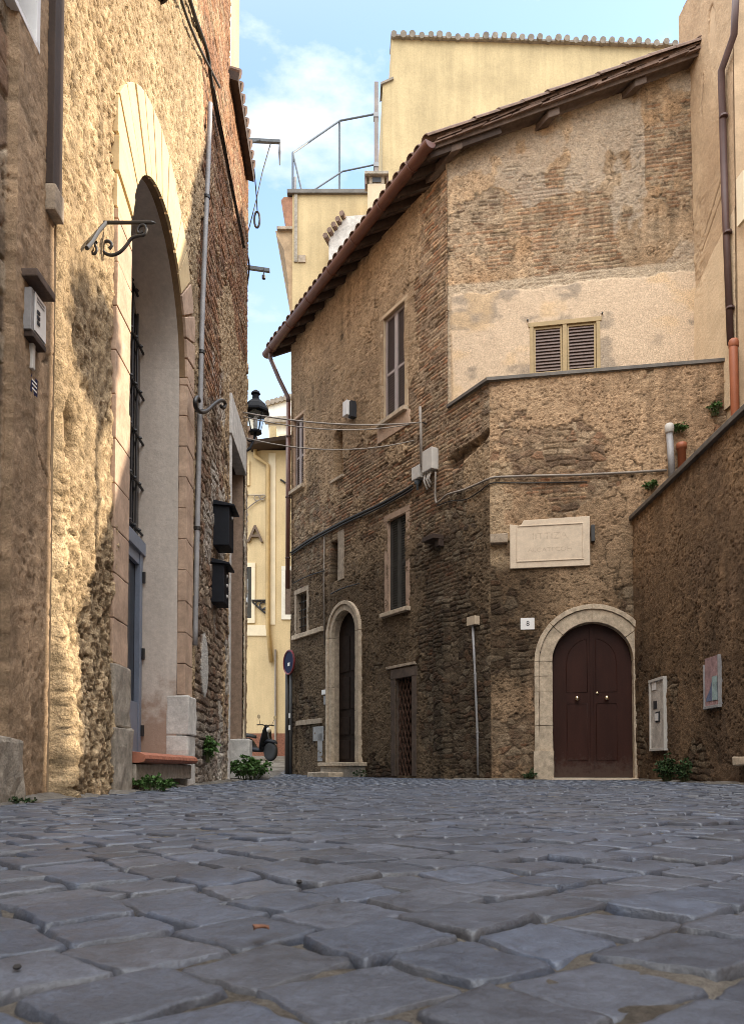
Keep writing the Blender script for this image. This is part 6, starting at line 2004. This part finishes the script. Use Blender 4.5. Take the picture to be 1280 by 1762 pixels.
b.tube(smooth_pts([WG.pt(ux(456), zx(856), .06), WG.pt(ux(438), zx(866), .06), WG.pt(ux(426), zx(876), .06)], 4), .02, 5)
b.build('scroll', M['cable_grey'], XS)

def scooter(loc, rz):
    t = thing('parked_scooter', 'dark motor scooter parked against the far yellow house', 'scooter', loc)
    F = Matrix.Translation(loc) @ Matrix.Rotation(rz, 4, 'Z')
    def T(x, y, z): return F @ Vector((x, y, z))
    def wheel(x):
        b = MB(); b.lathe([(.17, -.05), (.235, -.055), (.262, -.03), (.268, 0), (.262, .03), (.235, .055), (.17, .05)], T(x, 0, .265), 22, (F.to_3x3() @ Vector((0, 1, 0)))); w = b.build('wheel', M['rubber'], t, smooth=True)
        b = MB(); b.lathe([(.0, -.045), (.16, -.045), (.175, -.05), (.175, .05), (.16, .045), (.0, .045)], T(x, 0, .265), 16, (F.to_3x3() @ Vector((0, 1, 0)))); b.build('rim', M['chrome'], w)
    wheel(.62); wheel(-.62)
    def loft(secs, name, mat):
        b = MB(); v = []; n = 10
        for x, z, hw, hh in secs:
            for k in range(n):
                a = 2 * PI * k / n
                v.append(T(x, math.cos(a) * hw, z + math.sin(a) * hh))
        f = [(i * n + k, i * n + (k + 1) % n, (i + 1) * n + (k + 1) % n, (i + 1) * n + k) for i in range(len(secs) - 1) for k in range(n)]
        f += [tuple(range(n - 1, -1, -1)), tuple((len(secs) - 1) * n + k for k in range(n))]
        b.add(v, f); return b.build(name, mat, t, smooth=True)
    body = loft([(-.95, .62, .03, .03), (-.85, .60, .14, .12), (-.6, .55, .19, .18), (-.25, .48, .18, .18), (-.05, .34, .15, .08), (.25, .30, .15, .05), (.38, .42, .10, .14)], 'body', M['black_paint'])
    loft([(.34, .36, .20, .06), (.42, .60, .23, .10), (.46, .86, .17, .10), (.44, .98, .09, .06)], 'front_shield', M['black_paint'])
    loft([(.88, .50, .02, .02), (.78, .54, .09, .05), (.55, .58, .10, .06), (.40, .52, .07, .04)], 'front_mudguard', M['black_paint'])
    loft([(-.92, .76, .05, .02), (-.8, .78, .13, .05), (-.4, .76, .15, .06), (-.1, .72, .11, .05), (-.02, .68, .05, .03)], 'seat', M['rubber'])
    b = MB(); b.tube([T(.40, -.32, 1.02), T(.43, -.15, 1.03), T(.45, 0, 1.0), T(.43, .15, 1.03), T(.40, .32, 1.02)], .018, 7); b.tube([T(.45, 0, 1.0), T(.60, 0, .45), T(.62, 0, .27)], .026, 7); b.build('handlebar', M['iron'], t)
    for s in (-1, 1):
        b = MB(); b.tube([T(.42, s * .22, 1.03), T(.46, s * .30, 1.22)], .007, 5); m_ = b.build('mirror_stem', M['iron'], t)
        b = MB(); b.lathe([(.0, -.012), (.055, -.008), (.06, 0), (.0, .012)], T(.46, s * .31, 1.25), 12, (F.to_3x3() @ Vector((1, 0, 0)))); b.build('mirror', M['chrome'], m_)
    b = MB(); b.lathe([(.0, -.03), (.07, -.02), (.075, .02), (.0, .045)], T(.53, 0, .88), 14, (F.to_3x3() @ Vector((1, 0, .15)))); b.build('headlight', M['plastic'], t, smooth=True)
    b = MB(); b.lathe([(.0, -.03), (.07, -.02), (.06, .02), (.0, .035)], T(-.93, 0, .62), 12, (F.to_3x3() @ Vector((-1, 0, 0)))); b.build('tail_light', M['red'], t, smooth=True)
    b = MB(); c = [T(x, y, z) for x, y, z in ((-.98, -.10, .36), (-.98, .10, .36), (-.96, .10, .36), (-.96, -.10, .36), (-.99, -.10, .50), (-.99, .10, .50), (-.97, .10, .50), (-.97, -.10, .50))]; b.hexa(c); b.build('number_plate', M['plastic'], t)
    b = MB(); b.tube([T(-.2, -.16, .24), T(-.5, -.17, .28), T(-.85, -.18, .34)], [.03, .05, .055], 8); b.build('exhaust', M['chrome'], t, smooth=True)
    loft([(-1.12, .92, .10, .10), (-1.0, .93, .17, .15), (-.85, .93, .17, .15), (-.75, .90, .12, .10)], 'top_box', M['black_paint'])
    return t
sx = at(447, 1300, 23.0)
scooter((sx[0] - .05, 22.6, float(road_z(22.6)) + .0), rad(-40))

# ------------------------------------------------------------------ weeds
def weed(name, label, cat, c, rad_, hgt, n, leaf, mat, seed, nrm_=None, droop=0.3):
    """tufts: stems fan out from the foot, folded leaf blades sit along them"""
    rr = random.Random(seed)
    t = thing(name, label, cat, c)
    st, lf = MB(), MB()
    c = Vector(c)
    n = int(n * 1.9); leaf *= .72
    for i in range(max(4, n // 14)):
        an = rr.uniform(0, 2 * PI); rd = rad_ * math.sqrt(rr.random())
        foot = c + Vector((math.cos(an) * rd * .45, math.sin(an) * rd * .45, 0))
        tip = c + Vector((math.cos(an) * rd, math.sin(an) * rd, hgt * rr.uniform(.45, 1.0) * (1 - .4 * rd / rad_)))
        if nrm_ is not None:
            n_ = Vector(nrm_)
            for q in (foot, tip):
                k = (q - c).dot(n_)
                if k < 0: q -= n_ * (k * 1.6)
        mid = foot.lerp(tip, .6) + Vector((0, 0, hgt * .12))
        pts = smooth_pts([foot, mid, tip], 4)
        st.tube(pts, .004 if hgt > .2 else .0025, 4)
        for k in range(14):
            p = pts[min(len(pts) - 1, int(rr.uniform(.25, 1) * len(pts)))]
            d = Vector((rr.gauss(0, 1), rr.gauss(0, 1), rr.uniform(-.2, .9))).normalized()
            s_ = d.cross(Vector((rr.gauss(0, 1), rr.gauss(0, 1), rr.gauss(0, 1)))).normalized()
            L = leaf * rr.uniform(.5, 1.25); W = L * rr.uniform(.25, .42)
            up__ = d.cross(s_).normalized()
            a, b_ = p, p + d * L - Vector((0, 0, L * droop))
            m_ = p + d * L * .5
            lf.add([a, m_ + s_ * W + up__ * W * .4, b_, m_ - s_ * W + up__ * W * .4], [(0, 1, 2), (0, 2, 3)])
    st.build('stem', M['stem'], t); lf.build('foliage', mat, t)
    return t
def gp(x, y, d):
    p = at(x, y, d); return p
w = gp(262, 1350, 5.35); weed('weed', 'low green weed growing at the foot of the brick sill under the arch', 'plant', (w[0], w[1], 0.0), .16, .14, 220, .05, M['leaf'], 1)
w = gp(428, 1345, 10.7); weed('weed', 'tall bushy green weed at the white foot stone of the far doorway', 'plant', (w[0], w[1], 0.0), .30, .38, 520, .085, M['leaf'], 2)
u_, z_ = WL.px(350, 1300); q = WL.pt(u_, .22, .03); weed('weed', 'upright green weed growing out of the left wall beyond the arch', 'plant', q, .12, .38, 200, .07, M['leaf'], 3, WL.n + (0,))
u_, z_ = WB.px(914, 1338, .05); weed('weed', 'small dark weed beside the stone jamb of the arched brown door', 'plant', WB.pt(u_, 0, .08), .12, .16, 120, .05, M['leaf_dark'], 4)
u_, z_ = WD.px(1163, 1340); weed('weed', 'dark bushy weed at the foot of the boundary wall, nearer the white cabinet', 'plant', WD.pt(u_, 0, .08), .20, .36, 260, .07, M['leaf_dark'], 5, WD.n + (0,))
u_, z_ = WD.px(1193, 1340); weed('weed', 'dark bushy weed at the foot of the boundary wall, below the pink poster', 'plant', WD.pt(u_, 0, .08), .17, .30, 240, .06, M['leaf_dark'], 6, WD.n + (0,))
u_, z_ = WA.px(628, 1335); weed('weed', 'low dark weed at the right end of the street doorstep', 'plant', WA.pt(u_, 0, .12), .16, .16, 130, .05, M['leaf_dark'], 7)
u_, z_ = WB.px(1166, 748); weed('wall_plant', 'tuft of green leaves sprouting from the terrace wall over the grey pipe', 'plant', WB.pt(u_, z_, .03), .15, .14, 160, .055, M['leaf'], 8, WB.n + (0,))
u_, z_ = WB.px(1120, 845); weed('wall_plant', 'tuft of green leaves on the terrace wall just above the end of the dark coping', 'plant', WB.pt(u_, z_, .03), .13, .16, 130, .05, M['leaf'], 9, WB.n + (0,))
u_, z_ = WB.px(1229, 718); weed('wall_plant', 'thin green sprig on the terrace wall beside the red pipe', 'plant', WB.pt(u_, z_, .03), .11, .24, 110, .05, M['leaf'], 10, WB.n + (0,))
w = W0.px(25, 1375, .2); weed('weed', 'small mossy weed under the grey guard stone at the left edge', 'plant', W0.pt(ub - .12, .0, .14), .10, .05, 90, .025, M['leaf_dark'], 11)

# ------------------------------------------------------------------ bits on the cobbles
b = MB(); c0 = at(449, 1617, .735); rr = random.Random(9)
ring_ = []
for k in range(9):
    a = 2 * PI * k / 9
    ring_.append((c0[0] + math.cos(a) * .0085 * rr.uniform(.7, 1.15), c0[1] + math.sin(a) * .010 * rr.uniform(.7, 1.1), .009 + rr.uniform(0, .006)))
b.add(ring_ + [(x, y, z + .0012) for x, y, z in ring_] , [tuple(range(9)), tuple(range(17, 8, -1))] + [(k, (k + 1) % 9, 9 + (k + 1) % 9, 9 + k) for k in range(9)])
tag(b.build('dry_leaf', M['dry_leaf'], None), 'curled rust-brown dry leaf lying on the near cobbles', 'leaf')
for i, (x, y, s, lab) in enumerate(((30, 1674, .005, 'dark pebble on the near cobbles at the left edge'), (110, 1388, .012, 'black lump on the cobbles below the sunlit wall foot'),
                                    (223, 1406, .008, 'dark crumb on the cobbles in front of the brick sill'), (515, 1524, .007, 'dark scrap in the joint left of the middle of the cobbles'),
                                    (785, 1424, .007, 'small dark pebble on the middle cobbles'), (117, 1466, .007, 'dark pebble near the pale worn cobble at left'))):
    d = 0.16 * F_PX / (y - HORIZON); s *= .55
    c0 = at(x, y, d)
    b = MB(); b.lathe([(.0, -.6 * s), (s * .8, -.3 * s), (s, .1 * s), (s * .6, .6 * s), (.0, .7 * s)], (c0[0], c0[1], .006), 8)
    tag(b.build('pebble', M['pebble'], None, rough=s * .5), lab, 'pebble')

# ------------------------------------------------------------------ unseen tree added to cast a blob of shade on the left wall
TR = thing('shadow_tree', 'slim leafy tree out of view behind the boundary wall, added to shade the left wall', 'tree', (4.75, 5.95, 0))
b = MB(); b.tube([(4.75, 5.98, -.05), (4.77, 6.0, 2.0), (4.72, 5.96, 4.2), (4.78, 6.0, 5.9), (4.75, 6.0, 6.6)], [.07, .055, .04, .025, .01], 8)
for a, z, l in ((0.3, 5.7, .5), (2.2, 5.9, .45), (4.1, 6.1, .5), (5.3, 6.2, .4), (1.3, 6.3, .35)):
    p0 = Vector((4.76, 5.99, z)); b.tube([p0, p0 + Vector((math.cos(a) * l, math.sin(a) * l, l * .5))], [.015, .006], 5)
b.build('trunk', M['stem'], TR)
b = MB(); rr = random.Random(4)
for i in range(3600):
    a, e_ = rr.uniform(0, 2 * PI), rr.uniform(-1, 1)
    k = rr.random() ** .4 * (.75 + .25 * math.sin(3 * a))
    p = Vector((4.76, 6.0, 6.45)) + Vector((math.cos(a) * .42 * k * math.sqrt(1 - e_ * e_), math.sin(a) * .46 * k * math.sqrt(1 - e_ * e_), e_ * .40 * k))
    d = Vector((rr.gauss(0, 1), rr.gauss(0, 1), rr.gauss(0, .6))).normalized(); s_ = d.orthogonal().normalized()
    b.add([p, p + d * .05 + s_ * .032, p + d * .11, p + d * .05 - s_ * .032], [(0, 1, 2, 3)])
b.build('crown', M['leaf'], TR)
